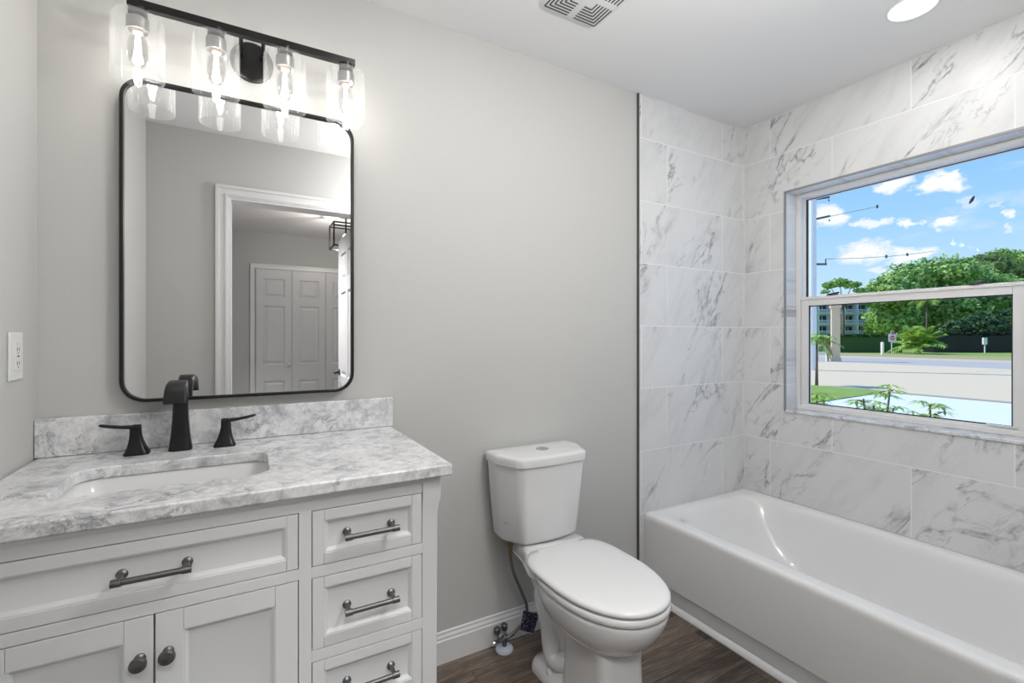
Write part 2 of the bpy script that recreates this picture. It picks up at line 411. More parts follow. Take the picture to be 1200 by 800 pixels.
# ------------------------------------------------------------------ window
win = tag(bpy.data.objects.new('window_1', None), kind='structure'); C.objects.link(win)
FZ0, FZ1 = WZ0+.012, WZ1
b = B(); ringbox(b, WY0, WY1, FZ0, FZ1, .022, 2.585, 2.66); ringbox(b, WY0+.02, WY1-.02, FZ0+.018, FZ1-.018, .008, 2.62, 2.66)
link('window_frame', b, vinyl_m, win, bevel=.002)
ly0, ly1 = WY0+.024, WY1-.024
b = B(); ringbox(b, ly0, ly1, FZ0+.006, 1.462, .036, 2.592, 2.62, wb=.026, wt=.048)
box(b, 2.586, 2.592, ly0, ly1, 1.446, 1.460)
lo = link('lower_sash', b, vinyl_m, win, bevel=.002)
link('pane', bx(2.604, 2.608, ly0+.036, ly1-.036, FZ0+.032, 1.414), pane_m, lo)
b = B(); ringbox(b, ly0+.034, ly1-.034, FZ0+.030, 1.416, .0065, 2.5975, 2.6035); link('gasket', b, rubber_m, lo)
b = B(); ringbox(b, WY0+.022, WY1-.022, 1.43, FZ1-.016, .010, 2.628, 2.654, wb=.03, wt=.008)
up = link('upper_sash', b, vinyl_m, win, bevel=.0015)
link('pane', bx(2.638, 2.642, WY0+.032, WY1-.032, 1.46, FZ1-.024), pane_m, up)
b = B(); ringbox(b, WY0+.030, WY1-.030, 1.452, FZ1-.022, .0065, 2.628, 2.637); link('gasket', b, rubber_m, up)
for yy in (1.290, .745):
    b = B(); lathe(b, [(.026, 0), (.026, .004), (.018, .009), (.008, .012)], (2.607, yy, 1.4615), 20)
    tube(b, [(2.607, yy, 1.471), (2.607, yy-.03, 1.474)], .004)
    link('sash_lock', b, slot_m, win, smooth='auto')
link('lift_tab', bx(2.584, 2.593, ly0+.02, ly0+.11, FZ0+.030, FZ0+.036), vinyl_m, win, bevel=.001)

# ------------------------------------------------------------------ vanity
van = thing('vanity_cabinet', 'white painted bathroom vanity cabinet with inset drawers, two doors and gunmetal pulls', 'cabinet', (-.015, 1.4, 0))
def VP(name, bm, mat, parent=van, **k):
    par = parent; o = link(name, bm, mat, **k); o.parent = par
    off = Vector((0, 0, 0)); q = par
    while q is not None: off += q.location; q = q.parent
    o.location = -off if par is van else Vector((0, 0, 0))
    return o
VY = 1.125              # front plane of the face frame
ZT = .900               # underside of the stone
VXL, VXR = -.458, .426
b = B()
for q in ((VXL+.012, VXL+.03, VY+.022, 1.69, .14, ZT-.001), (VXR-.03, VXR-.012, VY+.022, 1.69, .14, ZT-.001), (VXL+.03, VXR-.03, 1.675, 1.69, .14, ZT-.001), (VXL+.03, VXR-.03, VY+.022, 1.675, .14, .158), (.102, .12, VY+.022, 1.675, .158, ZT-.001), (VXL+.03, .102, VY+.022, VY+.04, .70, ZT-.001), (.12, VXR-.03, VY+.022, VY+.026, .158, ZT-.001), (VXL+.03, .102, VY+.022, VY+.026, .158, .70)): box(b, *q)
VP('cabinet_body', b, cab_m)
b = B()
box(b, -.408, .378, VY+.001, VY+.022, .861, ZT-.001)
box(b, .098, .124, VY, VY+.022, .16, .861)
box(b, -.408, .098, VY, VY+.022, .7145, .738)                  # rail under the wide drawer
for z0, z1 in ((.711, .736), (.5245, .550), (.359, .384), (.16, .196)): box(b, .124, .378, VY, VY+.022, z0, z1)
box(b, -.408, .098, VY, VY+.022, .16, .196)
box(b, VXL+.02, VXR-.02, VY-.006, VY+.01, ZT-.012, ZT-.001)    # small cornice under the top
VP('face_frame', b, cab_m, bevel=.0008)
def post(x0, x1, y0, y1, outer):
    b = B(); rings = []
    for z, ins in ((0, .010), (.10, .010), (.13, .016), (.16, .010), (.55, .009), (.80, .008), (.825, .005), (.845, 0), (ZT-.001, 0)):
        a, c = (x0, x1-ins) if outer > 0 else (x0+ins, x1)
        rings.append([(a, y0+ins*.5, z), (c, y0+ins*.5, z), (c, y1, z), (a, y1, z)])
    loft(b, rings); return b
VP('leg', post(.3785, VXR, VY-.002, VY+.045, 1), cab_m, bevel=.0015)
VP('leg', post(VXL, -.4085, VY-.002, VY+.045, -1), cab_m, bevel=.0015)
VP('leg', post(.3785, VXR, 1.645, 1.69, 1), cab_m, bevel=.0015)
VP('leg', post(VXL, -.4085, 1.645, 1.69, -1), cab_m, bevel=.0015)

def front(x0, x1, z0, z1, st, rt, y=VY):
    """inset shaker front: stiles, rails, moulded slope, recessed panel"""
    b = B(); t_ = .018; gp = .0006
    box(b, x0, x0+st, y, y+t_, z0, z1); box(b, x1-st, x1, y, y+t_, z0, z1)
    box(b, x0+st+gp, x1-st-gp, y, y+t_, z0, z0+rt); box(b, x0+st+gp, x1-st-gp, y, y+t_, z1-rt, z1)
    # slope ring down to the panel
    X0, X1, Z0_, Z1_ = x0+st-.0002, x1-st+.0002, z0+rt-.0002, z1-rt+.0002
    s, d = .011, .009
    R = [[(a, yy, c) for a, c in ((X0+q, Z0_+q), (X1-q, Z0_+q), (X1-q, Z1_-q), (X0+q, Z1_-q))] for q, yy in ((0, y+.0015), (.003, y+.002), (s-.002, y+d-.001), (s, y+d))]
    loft(b, R, False, True)
    box(b, x0+.001, x1-.001, y+.0135, y+t_, z0+.001, z1-.001)
    return b
def pull(cx, z, parent, L=.122):
    b = B(); y = VY-.030
    tube(b, [(cx-L/2, y, z), (cx-L/2+.016, y, z), (cx-L/2+.0165, y, z), (cx+L/2-.0165, y, z), (cx+L/2-.016, y, z), (cx+L/2, y, z)], .005, 16, rs=[.0072, .0072, .0058, .0058, .0072, .0072])
    for sx in (-1, 1):
        px = cx+sx*(L/2-.010)
        lathe(b, [(.0095, VY+.0085), (.0095, VY+.0055), (.0055, VY+.002), (.0045, VY-.01), (.0045, y)], (px, 0, z), 16, 'Y')
    return VP('handle', b, gun_m, parent, smooth='auto')
def knob(cx, z, parent):
    b = B(); lathe(b, [(.0095, VY), (.0095, VY-.003), (.006, VY-.006), (.0055, VY-.014), (.0115, VY-.017), (.0140, VY-.020), (.0142, VY-.024), (.012, VY-.0275), (.004, VY-.029)], (cx, 0, z), 24, 'Y')
    return VP('knob', b, gun_m, parent, smooth='auto')
G = .0018
d = VP('wide_drawer', front(-.408+G, .098-G, .738+G, .861-G, .022, .024), cab_m, bevel=.0007); tag(d, 'wide false drawer front above the two doors'); pull(-.155, .7995, d)
for z0, z1 in ((.736, .861), (.550, .711), (.384, .5245), (.196, .359)):
    d = VP('drawer', front(.124+G, .378-G, z0+G, z1-G, .024, .024), cab_m, bevel=.0007); pull(.251, (z0+z1)/2, d)
d = VP('door', front(-.408+G, -.156-.0018, .196+G, .7145-G, .044, .042), cab_m, bevel=.0007); knob(-.178, .636, d)
d = VP('door', front(-.156+.0018, .098-G, .196+G, .7145-G, .044, .042), cab_m, bevel=.0007); knob(-.134, .636, d)

# countertop with a hole for the basin
top = thing('vanity_countertop', 'grey veined marble countertop slab with short backsplash, on the white vanity', 'countertop', (-.015, 1.4, ZT))
def CP(name, bm, mat, par, **k):
    o = link(name, bm, mat, **k); o.parent = par
    off = Vector((0, 0, 0)); q = par
    while q is not None: off += q.location; q = q.parent
    o.location = -off
    return o
SX0, SX1, SY0, SY1 = -.352, .046, 1.245, 1.495
b = B(); outer = [(-.482, 1.103), (.450, 1.103), (.450, 1.7045), (-.482, 1.7045)]
inner = [(p[0], p[1]) for p in rr(SX0, SX1, SY0, SY1, .045, 0, 10)]
holed(b, outer, inner, ZT, .928)
CP('slab', b, carr_m, top, bevel=.004, bseg=3)
CP('backsplash', bx(-.486, .456, 1.680, 1.7045, .9285, 1.031), carr_m, top, bevel=.003, bseg=2)
# basin
sink = thing('sink_basin', 'white rectangular undermount sink basin set into the marble countertop', 'sink', (-.153, 1.37, .78))
R = []
for ins, z, r in ((-.022, .8995, .05), (-.006, .8995, .045), (-.004, .897, .045), (.006, .86, .05), (.014, .81, .055), (.03, .785, .06), (.06, .776, .06), (.10, .773, .02)):
    R.append(rr(SX0+ins, SX1-ins, SY0+ins, SY1-ins, r, z, 8))
for ins, z, r in ((.085, .760, .03), (.02, .765, .06), (-.005, .80, .06), (-.018, .86, .05), (-.022, .8955, .05)): R.append(rr(SX0+ins, SX1-ins, SY0+ins, SY1-ins, r, z, 8))
b = B(); loft(b, R[:8], False, True); loft(b, R[8:], True, False)
CP('bowl', b, porc_m, sink, smooth='auto', angle=50)
b = B(); lathe(b, [(.001, .7755), (.021, .7755), (.0225, .7735)], (-.153, 1.375, 0), 24); CP('drain', b, chrome_m, sink, smooth='auto')

# faucet
fau = thing('bathroom_faucet', 'matte black widespread faucet with flared spout and two lever handles on the counter', 'faucet', (-.165, 1.62, .928))
def FP(name, bm, **k): return CP(name, bm, black_m, fau, **k)
def yzring(cx, y, z, w, h, ang, k=4, r=.3):
    """rounded rect cross-section, w across x, h along the in-plane normal; ang = direction of travel in the yz plane"""
    rad = min(w, h)*r; out = []
    for p in rr(-w/2, w/2, -h/2, h/2, rad, 0, k):
        u, v = p[0], p[1]
        out.append((cx+u, y+v*math.sin(ang), z-v*math.cos(ang)) )
    return out
sx, sy, sz = -.165, 1.622, .9283
b = B(); R = []
for (y, z, w_, h_, a) in ((sy, sz, .056, .048, 90), (sy, sz+.004, .056, .048, 90), (sy, sz+.010, .053, .045, 90), (sy, sz+.05, .044, .036, 90), (sy, sz+.09, .038, .030, 90), (sy, sz+.13, .035, .027, 90),
                          (sy-.003, sz+.152, .036, .026, 100), (sy-.012, sz+.170, .038, .025, 125), (sy-.030, sz+.184, .041, .024, 155), (sy-.055, sz+.190, .045, .022, 178), (sy-.082, sz+.186, .048, .020, 200), (sy-.103, sz+.175, .050, .018, 222), (sy-.118, sz+.158, .050, .015, 240), (sy-.124, sz+.145, .050, .013, 250)):
    R.append(yzring(sx, y, z, w_, h_, math.radians(a)))
loft(b, R); FP('spout', b, smooth='auto', angle=50)
def handle(cx, d):
    b = B(); R = []
    for z, w_, h_, ox in ((0, .056, .048, 0), (.004, .056, .048, 0), (.009, .051, .044, 0), (.022, .040, .034, .001), (.038, .031, .026, .002), (.055, .026, .022, .003), (.070, .025, .020, .003), (.077, .023, .018, .002), (.080, .016, .012, .001)):
        R.append([(cx+d*ox+p[0], sy-.004+p[1], sz+z) for p in rr(-w_/2, w_/2, -h_/2, h_/2, min(w_, h_)*.25, 0, 4)])
    loft(b, R)
    R = []
    for x, z, w_, h_ in ((-.004, .071, .020, .012), (.012, .074, .020, .010), (.035, .076, .019, .008), (.060, .080, .018, .008), (.074, .083, .015, .008), (.080, .084, .009, .005)):
        R.append([(cx+d*x, sy-.004+p[0], sz+z+p[1]) for p in rr(-w_/2, w_/2, -h_/2, h_/2, h_*.45, 0, 4)])
    loft(b, R)
    return FP('lever_handle', b, smooth='auto', angle=50)
handle(-.262, -1); handle(-.058, 1)

# ------------------------------------------------------------------ mirror
mir = thing('wall_mirror', 'large rounded rectangular wall mirror with thin black frame above the sink', 'mirror', (.003, YB, 1.52))
MX0, MX1, MZ0, MZ1 = -.311, .319, 1.062, 1.981
def xz(p): return (p[0], p[2], p[1])
b = B()
o_ = [(p[0], p[1]) for p in rr(MX0, MX1, MZ0, MZ1, .062, 0, 12)]; i_ = [(p[0], p[1]) for p in rr(MX0+.009, MX1-.009, MZ0+.009, MZ1-.009, .053, 0, 12)]
holed(b, o_, i_, 1.672, 1.7068, xz)
CP('frame', b, frame_m, mir, bevel=.0012)
b = B(); loft(b, [[(p[0], y, p[1]) for p in rr(MX0+.0085, MX1-.0085, MZ0+.0085, MZ1-.0085, .053, 0, 12)] for y in (1.682, 1.700)])
CP('mirror_glass', b, mirror_m, mir)

# ------------------------------------------------------------------ vanity light
vl = thing('vanity_light', 'black four-lamp vanity light bar with clear glass cylinder shades above the mirror', 'light fixture', (.0125, YB, 2.117))
LY = 1.575; LZ = 2.119
CP('bar', bx(-.276, .302, LY-.010, LY+.010, LZ, LZ+.021), frame_m, vl, bevel=.001)
b = B(); lathe(b, [(.056, YB), (.060, YB-.004), (.060, YB-.018), (.052, YB-.022), (.02, YB-.023)], (.0125, 0, 2.112), 40, 'Y'); CP('backplate', b, frame_m, vl, smooth='auto')
for x in (-.017, .042):
    b = B(); tube(b, [(x, YB-.020, 2.128), (x, LY+.009, 2.129)], .0055, 14); lathe(b, [(.009, YB-.044), (.009, YB-.021)], (x, 0, 2.128), 14, 'Y')
    CP('arm', b, frame_m, vl, smooth='auto')
for k in range(4):
    x = -.2535+k*.1762
    b = B(); lathe(b, [(.021, LZ+.001), (.021, LZ-.018), (.016, LZ-.0185), (.016, LZ-.024)], (x, LY, 0), 28); CP('shade_holder', b, frame_m, vl, smooth='auto')
    b = B(); lathe(b, [(.0255, LZ-.0295), (.0258, LZ-.062), (.0225, LZ-.062), (.0222, LZ-.050), (.001, LZ-.050)], (x, LY, 0), 32); s = CP('socket', b, sock_m, vl, smooth='auto')
    R_, zt, zb, th = .0585, LZ-.0245, 1.935, .003
    b = B(); lathe(b, [(.016, zt), (R_-.012, zt), (R_-.004, zt-.002), (R_, zt-.010), (R_, zb+.002), (R_-.001, zb), (R_-th+.0005, zb), (R_-th, zb+.002), (R_-th, zt-.011), (R_-.006, zt-.0045), (R_-.014, zt-th), (.016, zt-th)], (x, LY, 0), 64, cap0=False, cap1=False)
    CP('glass_shade', b, shade_m, vl, smooth='auto', angle=40)
    b = B(); lathe(b, [(.012, LZ-.052), (.012, LZ-.064), (.0125, LZ-.072), (.0215, LZ-.092), (.0225, LZ-.10), (.0225, LZ-.122), (.019, LZ-.142), (.010, LZ-.154), (.002, LZ-.157)], (x, LY, 0), 28)
    bl = CP('light_bulb', b, bulb_m, vl, smooth='auto', angle=80)
    b = B(); tube(b, [(x, LY, LZ-.066), (x, LY, LZ-.078)], .004, 10)
    for a in range(4):
        c_, s_ = math.cos(a*PI/2+.4)*.004, math.sin(a*PI/2+.4)*.004
        tube(b, [(x+c_, LY+s_, LZ-.078), (x+c_*1.7, LY+s_*1.7, LZ-.128)], .0013, 8)
    CP('filament', b, fil_m, bl)
    b = B(); lathe(b, [(.0115, LZ-.0505), (.0115, LZ-.066), (.006, LZ-.069)], (x, LY, 0), 24); CP('bulb_base', b, simple('bulb_base_ceramic', lin('f0d6c4'), .5) if k == 0 else bpy.data.materials['bulb_base_ceramic'], bl, smooth='auto')
    light('bulb_light', 'POINT', (x, LY, LZ-.108), .72, shadow_soft_size=.012, color=(1, .98, .95))

# ------------------------------------------------------------------ toilet
TC = 1.034
toi = thing('toilet', 'white two-piece toilet with closed lid standing between the vanity and the bathtub', 'toilet', (TC, 1.4, 0))
def egg(cx, yf, yb, hw, z, n=48, pw=2.2, yc=None, pb=2.6):
    yc = yf+(yb-yf)*.56 if yc is None else yc; out = []
    for k in range(n):
        a = 2*PI*k/n; c_, s_ = math.cos(a), math.sin(a)
        p_ = pw if s_ < 0 else pb
        x = hw*math.copysign(abs(c_)**(2/p_), c_); y = (yc-yf if s_ < 0 else yb-yc)*math.copysign(abs(s_)**(2/p_), s_)
        out.append((cx+x, yc+y, z))
    return out
b = B()
loft(b, [egg(TC, 1.135, 1.36, .080, .215), egg(TC, 1.115, 1.375, .094, .245), egg(TC, 1.085, 1.395, .118, .268), egg(TC, 1.052, 1.42, .141, .292), egg(TC, 1.020, 1.44, .162, .325), egg(TC, .999, 1.455, .174, .362), egg(TC, .990, 1.462, .179, .390), egg(TC, .990, 1.463, .179, .400), egg(TC, .994, 1.459, .175, .4045), egg(TC, 1.02, 1.44, .15, .4045)])
CP('bowl', b, porc_m, toi, smooth=True)
# foot and front column
b = B()
loft(b, [rr(TC-.100, TC+.100, 1.088, 1.36, .05, 0), rr(TC-.100, TC+.100, 1.088, 1.36, .05, .012), rr(TC-.094, TC+.094, 1.096, 1.35, .045, .03), rr(TC-.090, TC+.090, 1.104, 1.34, .04, .12), rr(TC-.088, TC+.088, 1.108, 1.34, .04, .2), rr(TC-.092, TC+.092, 1.110, 1.35, .04, .25), rr(TC-.10, TC+.10, 1.12, 1.36, .04, .275)])
CP('pedestal', b, porc_m, toi, smooth='auto', angle=60)
b = B()
def tr(hw, y1, z, y0=1.26, r=.05): return rr(TC-hw, TC+hw, y0, y1, r, z)
loft(b, [tr(.106, 1.535, 0), tr(.106, 1.535, .015), tr(.100, 1.525, .035), tr(.086, 1.49, .055), tr(.070, 1.455, .085), tr(.066, 1.44, .13), tr(.070, 1.43, .17), tr(.084, 1.445, .205), tr(.094, 1.475, .245), tr(.100, 1.51, .285), tr(.100, 1.545, .325), tr(.104, 1.585, .36), tr(.108, 1.625, .395), tr(.106, 1.66, .415)])
CP('trapway', b, porc_m, toi, smooth='auto', angle=60)
for s_ in (-1, 1):     # the raised pipe shape in each flank
    b = B(); x = TC+s_*.060
    pts = [(x, 1.31, .15), (x, 1.35, .10), (x, 1.39, .085), (x-s_*0, 1.415, .11), (x, 1.42, .17), (x+s_*.008, 1.42, .23), (x+s_*.012, 1.45, .28), (x+s_*.010, 1.47, .32), (x, 1.46, .36)]
    tube(b, pts, .03, 16, rs=[.02, .038, .046, .048, .048, .048, .048, .044, .02])
    CP('trapway_relief', b, porc_m, toi, smooth=True, sub=1)
    b = B(); lathe(b, [(.017, .030), (.0175, .045), (.016, .056), (.009, .064), (.001, .066)], (TC+s_*.082, 1.405 if s_ < 0 else 1.405, 0), 20); CP('bolt_cap', b, porc_m, toi, smooth='auto', angle=60)
b = B()
def deck(e, z, f=0):
    P = [Vector((TC+x, y)) for x, y in ((-.112-e, 1.68), (-.130-e, 1.53), (-.166-e+f*.026, 1.42+f*.075), (-.150-e+f*.012, 1.36+f*.122), (.150+e-f*.012, 1.36+f*.122), (.166+e-f*.026, 1.42+f*.075), (.130+e, 1.53), (.112+e, 1.68))]
    return [(p[0], p[1], z) for p in round_poly(P, [.02, .12, .06, .04, .04, .06, .12, .02], 6)]
loft(b, [deck(-.022, .376), deck(-.006, .390), deck(0, .399), deck(-.004, .4035), deck(-.002, .409, 1), deck(-.002, .438, 1), deck(-.005, .447, 1), deck(-.013, .4555, 1)])
CP('tank_deck', b, porc_m, toi, smooth='auto', angle=60)
TX = 1.027
def tank(hb, hf, yb, yf, z, g_=0, bow=.012):
    ym = yb-(yb-yf)*.42
    P = [(-hb-g_, yb+g_), (-hb-g_, ym), (-hf-g_*.7, yf+.010-g_), (0, yf-bow*.4-g_), (hf+g_*.7, yf+.010-g_), (hb+g_, ym), (hb+g_, yb+g_)]
    P = [Vector((TX+x, y)) for x, y in P]
    return [(p[0], p[1], z) for p in round_poly(P, [.015, .09, .045, .5, .045, .09, .015], 6)]
b = B()
loft(b, [tank(.155, .105, 1.67, 1.525, .457), tank(.166, .118, 1.675, 1.512, .462), tank(.172, .126, 1.68, 1.503, .478), tank(.185, .138, 1.683, 1.494, .62), tank(.194, .148, 1.685, 1.486, .745), tank(.194, .148, 1.685, 1.486, .7575)])
CP('tank', b, porc_m, toi, smooth='auto', angle=50)
b = B()
loft(b, [tank(.194, .150, 1.685, 1.486, .7595, -.003), tank(.194, .150, 1.685, 1.486, .7605, .006), tank(.194, .150, 1.685, 1.486, .787, .008), tank(.194, .150, 1.685, 1.486, .793, .005), tank(.194, .150, 1.685, 1.486, .7965, -.002), tank(.194, .150, 1.685, 1.486, .7985, -.014), tank(.18, .12, 1.67, 1.52, .799, -.05)])
lid = CP('tank_lid', b, porc_m, toi, smooth='auto', angle=60)
b = B(); R = []
for z, e in ((.7985, 0), (.8015, 0), (.8025, -.003)): R.append([(TX+.004+(.026+e)*math.cos(a*PI/16), 1.585+(.026+e)*math.sin(a*PI/16), z) for a in range(32)])
loft(b, R); CP('flush_button', b, chrome_m, lid, smooth='auto')
b = B(); box(b, -.0068, -.0052, -.0004, .0004, -.004, .004); box(b, -.0035, .0005, -.0004, .0004, -.001, .0005); box(b, .003, .006, -.0004, .0004, -.0035, -.001); box(b, .0075, .0085, -.0004, .0004, -.002, .002)
lg = CP('maker_mark', b, simple('blue_grey_print', lin('5a6478'), .5), toi)
lg.parent = toi; lg.matrix_parent_inverse.identity(); lg.location = Vector((TX-.176, 1.560, .545))-toi.location; lg.rotation_euler = (0, 0, math.radians(-57))
# seat and lid
b = B()
loft(b, [egg(TC, 1.004, 1.462, .164, .4045), egg(TC, 1.004, 1.462, .164, .4090), egg(TC, .987, 1.47, .181, .4095), egg(TC, .984, 1.47, .184, .412), egg(TC, .983, 1.47, .185, .420), egg(TC, .984, 1.47, .184, .430), egg(TC, .987, 1.47, .181, .4325), egg(TC, 1.004, 1.462, .164, .433), egg(TC, 1.004, 1.462, .164, .4375)])
CP('seat', b, seat_m, toi, smooth='auto', angle=60)
b = B()
def lidr(yf, hw, z, yb=1.478): return egg(TC, yf, yb, hw, z, pb=4.2, yc=1.27)
loft(b, [lidr(1.0, .168, .4375), lidr(.986, .182, .4378), lidr(.983, .185, .440), lidr(.983, .185, .448), lidr(.988, .181, .4535), lidr(.998, .172, .457), lidr(1.03, .15, .4585, 1.46), lidr(1.1, .08, .459, 1.40)])
CP('lid', b, seat_m, toi, smooth='auto', angle=60)
for s_ in (-1, 1): CP('hinge', bx(TC+s_*.07-.02, TC+s_*.07+.02, 1.462, 1.484, .442, .4545), seat_m, toi, bevel=.004, bseg=3)

# supply stop on the floor, hose and its care tag
val = thing('shutoff_valve', 'chrome double shut-off valve on white floor flange beside the toilet', 'valve', (.893, 1.655, 0))
b = B(); lathe(b, [(.034, .0005), (.036, .004), (.033, .012), (.018, .017), (.010, .018)], (.893, 1.648, 0), 32); CP('floor_flange', b, simple('pale_blue_white_plastic', lin('d9e0ec'), .3), val, smooth='auto')
b = B(); lathe(b, [(.009, .016), (.009, .035), (.013, .036), (.013, .052), (.009, .054), (.004, .062)], (.893, 1.648, 0), 20)
tube(b, [(.840, 1.640, .048), (.936, 1.652, .050)], .007, 14)
CP('valve_body', b, gun_m, val, smooth='auto')
for x, y in ((.868, 1.664), (.905, 1.672)):
    b = B(); tube(b, [(x, y-.02, .050), (x, y, .066)], .005, 12); lathe(b, [(.012, .066), (.0135, .072), (.0135, .086), (.010, .090)], (x, y, 0), 12); CP('valve_knob', b, gun_m, val, smooth='auto')
b = B(); lathe(b, [(.009, -.006), (.011, .0), (.009, .006)], (.842, 1.640, .048), 14, 'X'); CP('outlet_nut', b, chrome_m, val, smooth='auto')
hose = thing('supply_hose', 'braided grey toilet supply hose curving from the tank down to the floor valve', 'hose', (.90, 1.62, .45))
def spline(P, n=8):
    P = [Vector(p) for p in P]; P = [P[0]*2-P[1]]+P+[P[-1]*2-P[-2]]; out = []
    for i in range(1, len(P)-2):
        for k in range(n):
            q = k/n; a, b_, c_, d_ = P[i-1:i+3]
            out.append(.5*((2*b_)+(c_-a)*q+(2*a-5*b_+4*c_-d_)*q*q+(3*b_-a-3*c_+d_)*q**3))
    out.append(P[-2]); return out
b = B(); tube(b, spline([(.892, 1.60, .455), (.893, 1.60, .40), (.908, 1.605, .33), (.950, 1.61, .235), (.975, 1.612, .17), (.972, 1.62, .115), (.945, 1.635, .075), (.905, 1.642, .052), (.87, 1.642, .048)], 7), .0062, 12)
braid, t = M('braided_steel'); wv = t.new('ShaderNodeTexWave', i={'Vector': t.new('ShaderNodeTexCoord').outputs['Object'], 'Scale': 60.0}); bsdf_out(t, **{'Base Color': t.mix(wv.outputs['Fac'], (.14, .135, .12, 1), (.3, .29, .26, 1)), 'Roughness': .4, 'Metallic': .6})
CP('braided_tube', b, braid, hose, smooth=True)
b = B(); lathe(b, [(.009, .402), (.0095, .432), (.013, .434), (.013, .4565)], (.892, 1.60, 0), 10); CP('tank_nut', b, simple('brass_nut', lin('8a7f63'), .35, metal=.8), hose, smooth='auto')
b = B(); R = []
for q in range(7):                       # a folded paper tag wrapped on the hose
    a = q/6; y = 1.594-.008*math.sin(a*PI); x0_, x1_ = .949+.074*a, .932+.064*a; zt_, zb_ = .170-.030*a, .100-.032*a
    R.append([(x0_, y, zt_), (x0_, y-.0012, zt_), (x1_, y-.0012, zb_), (x1_, y, zb_)])
loft(b, R)
pm, t = M('purple_print'); nz = t.noise(t.new('ShaderNodeTexCoord').outputs['Object'], 160, 2); bsdf_out(t, **{'Base Color': t.ramp(nz, [(.56, lin('1d1030')), (.66, lin('a99cc0'))]), 'Roughness': .35})
tg = CP('care_tag', b, pm, hose); tag(tg, 'dark purple printed paper tag')
b = B(); loft(b, [[(x, y, z) for x, z in ((.940, .165), (.962, .150), (.990, .062), (.935, .088))] for y in (1.598, 1.5992)]); CP('tag_backing', b, plate_m, hose)

# ------------------------------------------------------------------ bathtub
tub = thing('bathtub', 'long white alcove bathtub with plain apron under the window', 'bathtub', (2.09, .93, 0))
TX0, TX1, TY0, TY1, TZ = 1.702, XR-.001, .172, YT-.001, .385
def tr2(ix0, ix1, iy0, iy1, r, z): return rr(TX0+ix0, TX1-ix1, TY0+iy0, TY1-iy1, r, z, 10)
b = B()
loft(b, [tr2(.016, 0, 0, 0, .004, 0), tr2(.016, 0, 0, 0, .004, .070), tr2(.010, 0, 0, 0, .004, .082), tr2(.0, 0, 0, 0, .006, .086), tr2(.0, 0, 0, 0, .008, .355), tr2(.001, 0, 0, 0, .010, .370), tr2(.005, 0.001, 0.001, .001, .012, .380), tr2(.012, .002, .002, .002, .016, .3845), tr2(.022, .004, .004, .004, .02, .3855), tr2(.050, .028, .035, .03, .06, .3855),
         tr2(.070, .045, .06, .058, .10, .3845), tr2(.078, .050, .068, .064, .11, .3825), tr2(.085, .0555, .076, .071, .12, .379), tr2(.091, .060, .084, .077, .125, .373), tr2(.096, .064, .091, .083, .13, .365), tr2(.101, .069, .10, .093, .14, .350), tr2(.112, .080, .115, .13, .15, .28), tr2(.128, .096, .14, .19, .16, .18), tr2(.150, .118, .17, .26, .16, .10), tr2(.185, .15, .21, .32, .13, .065), tr2(.25, .21, .28, .40, .08, .055)])
CP('tub_shell', b, tub_m, tub, smooth='auto', angle=50)
b = B(); lathe(b, [(.024, .056), (.024, .060), (.015, .062), (.002, .062)], (2.09, .55, 0), 24); CP('drain', b, chrome_m, tub, smooth='auto')

# ------------------------------------------------------------------ ceiling things
rl = thing('recessed_ceiling_light', 'round white recessed ceiling light, lit, over the bathtub', 'ceiling light', (2.093, .77, H))
b = B(); lathe(b, [(.076, H), (.076, H-.004), (.068, H-.005)], (2.093, .77, 0), 48, cap1=False); CP('trim_ring', b, trim_m, rl, smooth='auto')
b = B(); lathe(b, [(.001, H-.0062), (.069, H-.0062), (.069, H-.001)], (2.093, .77, 0), 48); CP('lamp_lens', b, lens_m, rl)
rl_fill = thing('recessed_ceiling_light', 'added round white recessed fill light in front of the vanity, out of view', 'ceiling light', (.50, 1.02, H))  # fixture made up to carry the vanity fill lamp
b = B(); lathe(b, [(.080, H), (.080, H-.004), (.072, H-.005)], (.50, 1.02, 0), 48, cap1=False); CP('trim_ring', b, trim_m, rl_fill, smooth='auto')
b = B(); lathe(b, [(.001, H-.0062), (.073, H-.0062), (.073, H-.001)], (.50, 1.02, 0), 48); CP('lamp_lens', b, lens_m, rl_fill)

fill_globe = thing('added_fill_globe', 'added white globe fill light on a short stem inside the bathroom doorway, out of view', 'ceiling light', (.95, .42, H))  # made-up fixture for the fill lamp near the doorway
b = B(); lathe(b, [(.075, H), (.075, H-.02), (.012, H-.03), (.012, H-.27), (.05, H-.28), (.05, H-.30)], (.95, .42, 0), 32); CP('canopy_and_stem', b, trim_m, fill_globe, smooth='auto')
vent = thing('ceiling_exhaust_vent', 'square white plastic exhaust fan grille with angled slots on the ceiling', 'vent', (1.035, 1.29, H))
vx, vy, hs = 1.035, 1.29, .130
b = B(); loft(b, [rr(vx-hs, vx+hs, vy-hs, vy+hs, .03, H-.0005), rr(vx-hs, vx+hs, vy-hs, vy+hs, .03, H-.006), rr(vx-hs+.012, vx+hs-.012, vy-hs+.012, vy+hs-.012, .022, H-.013)])
CP('grille_plate', b, plate_m, vent, smooth='auto')
b = B()
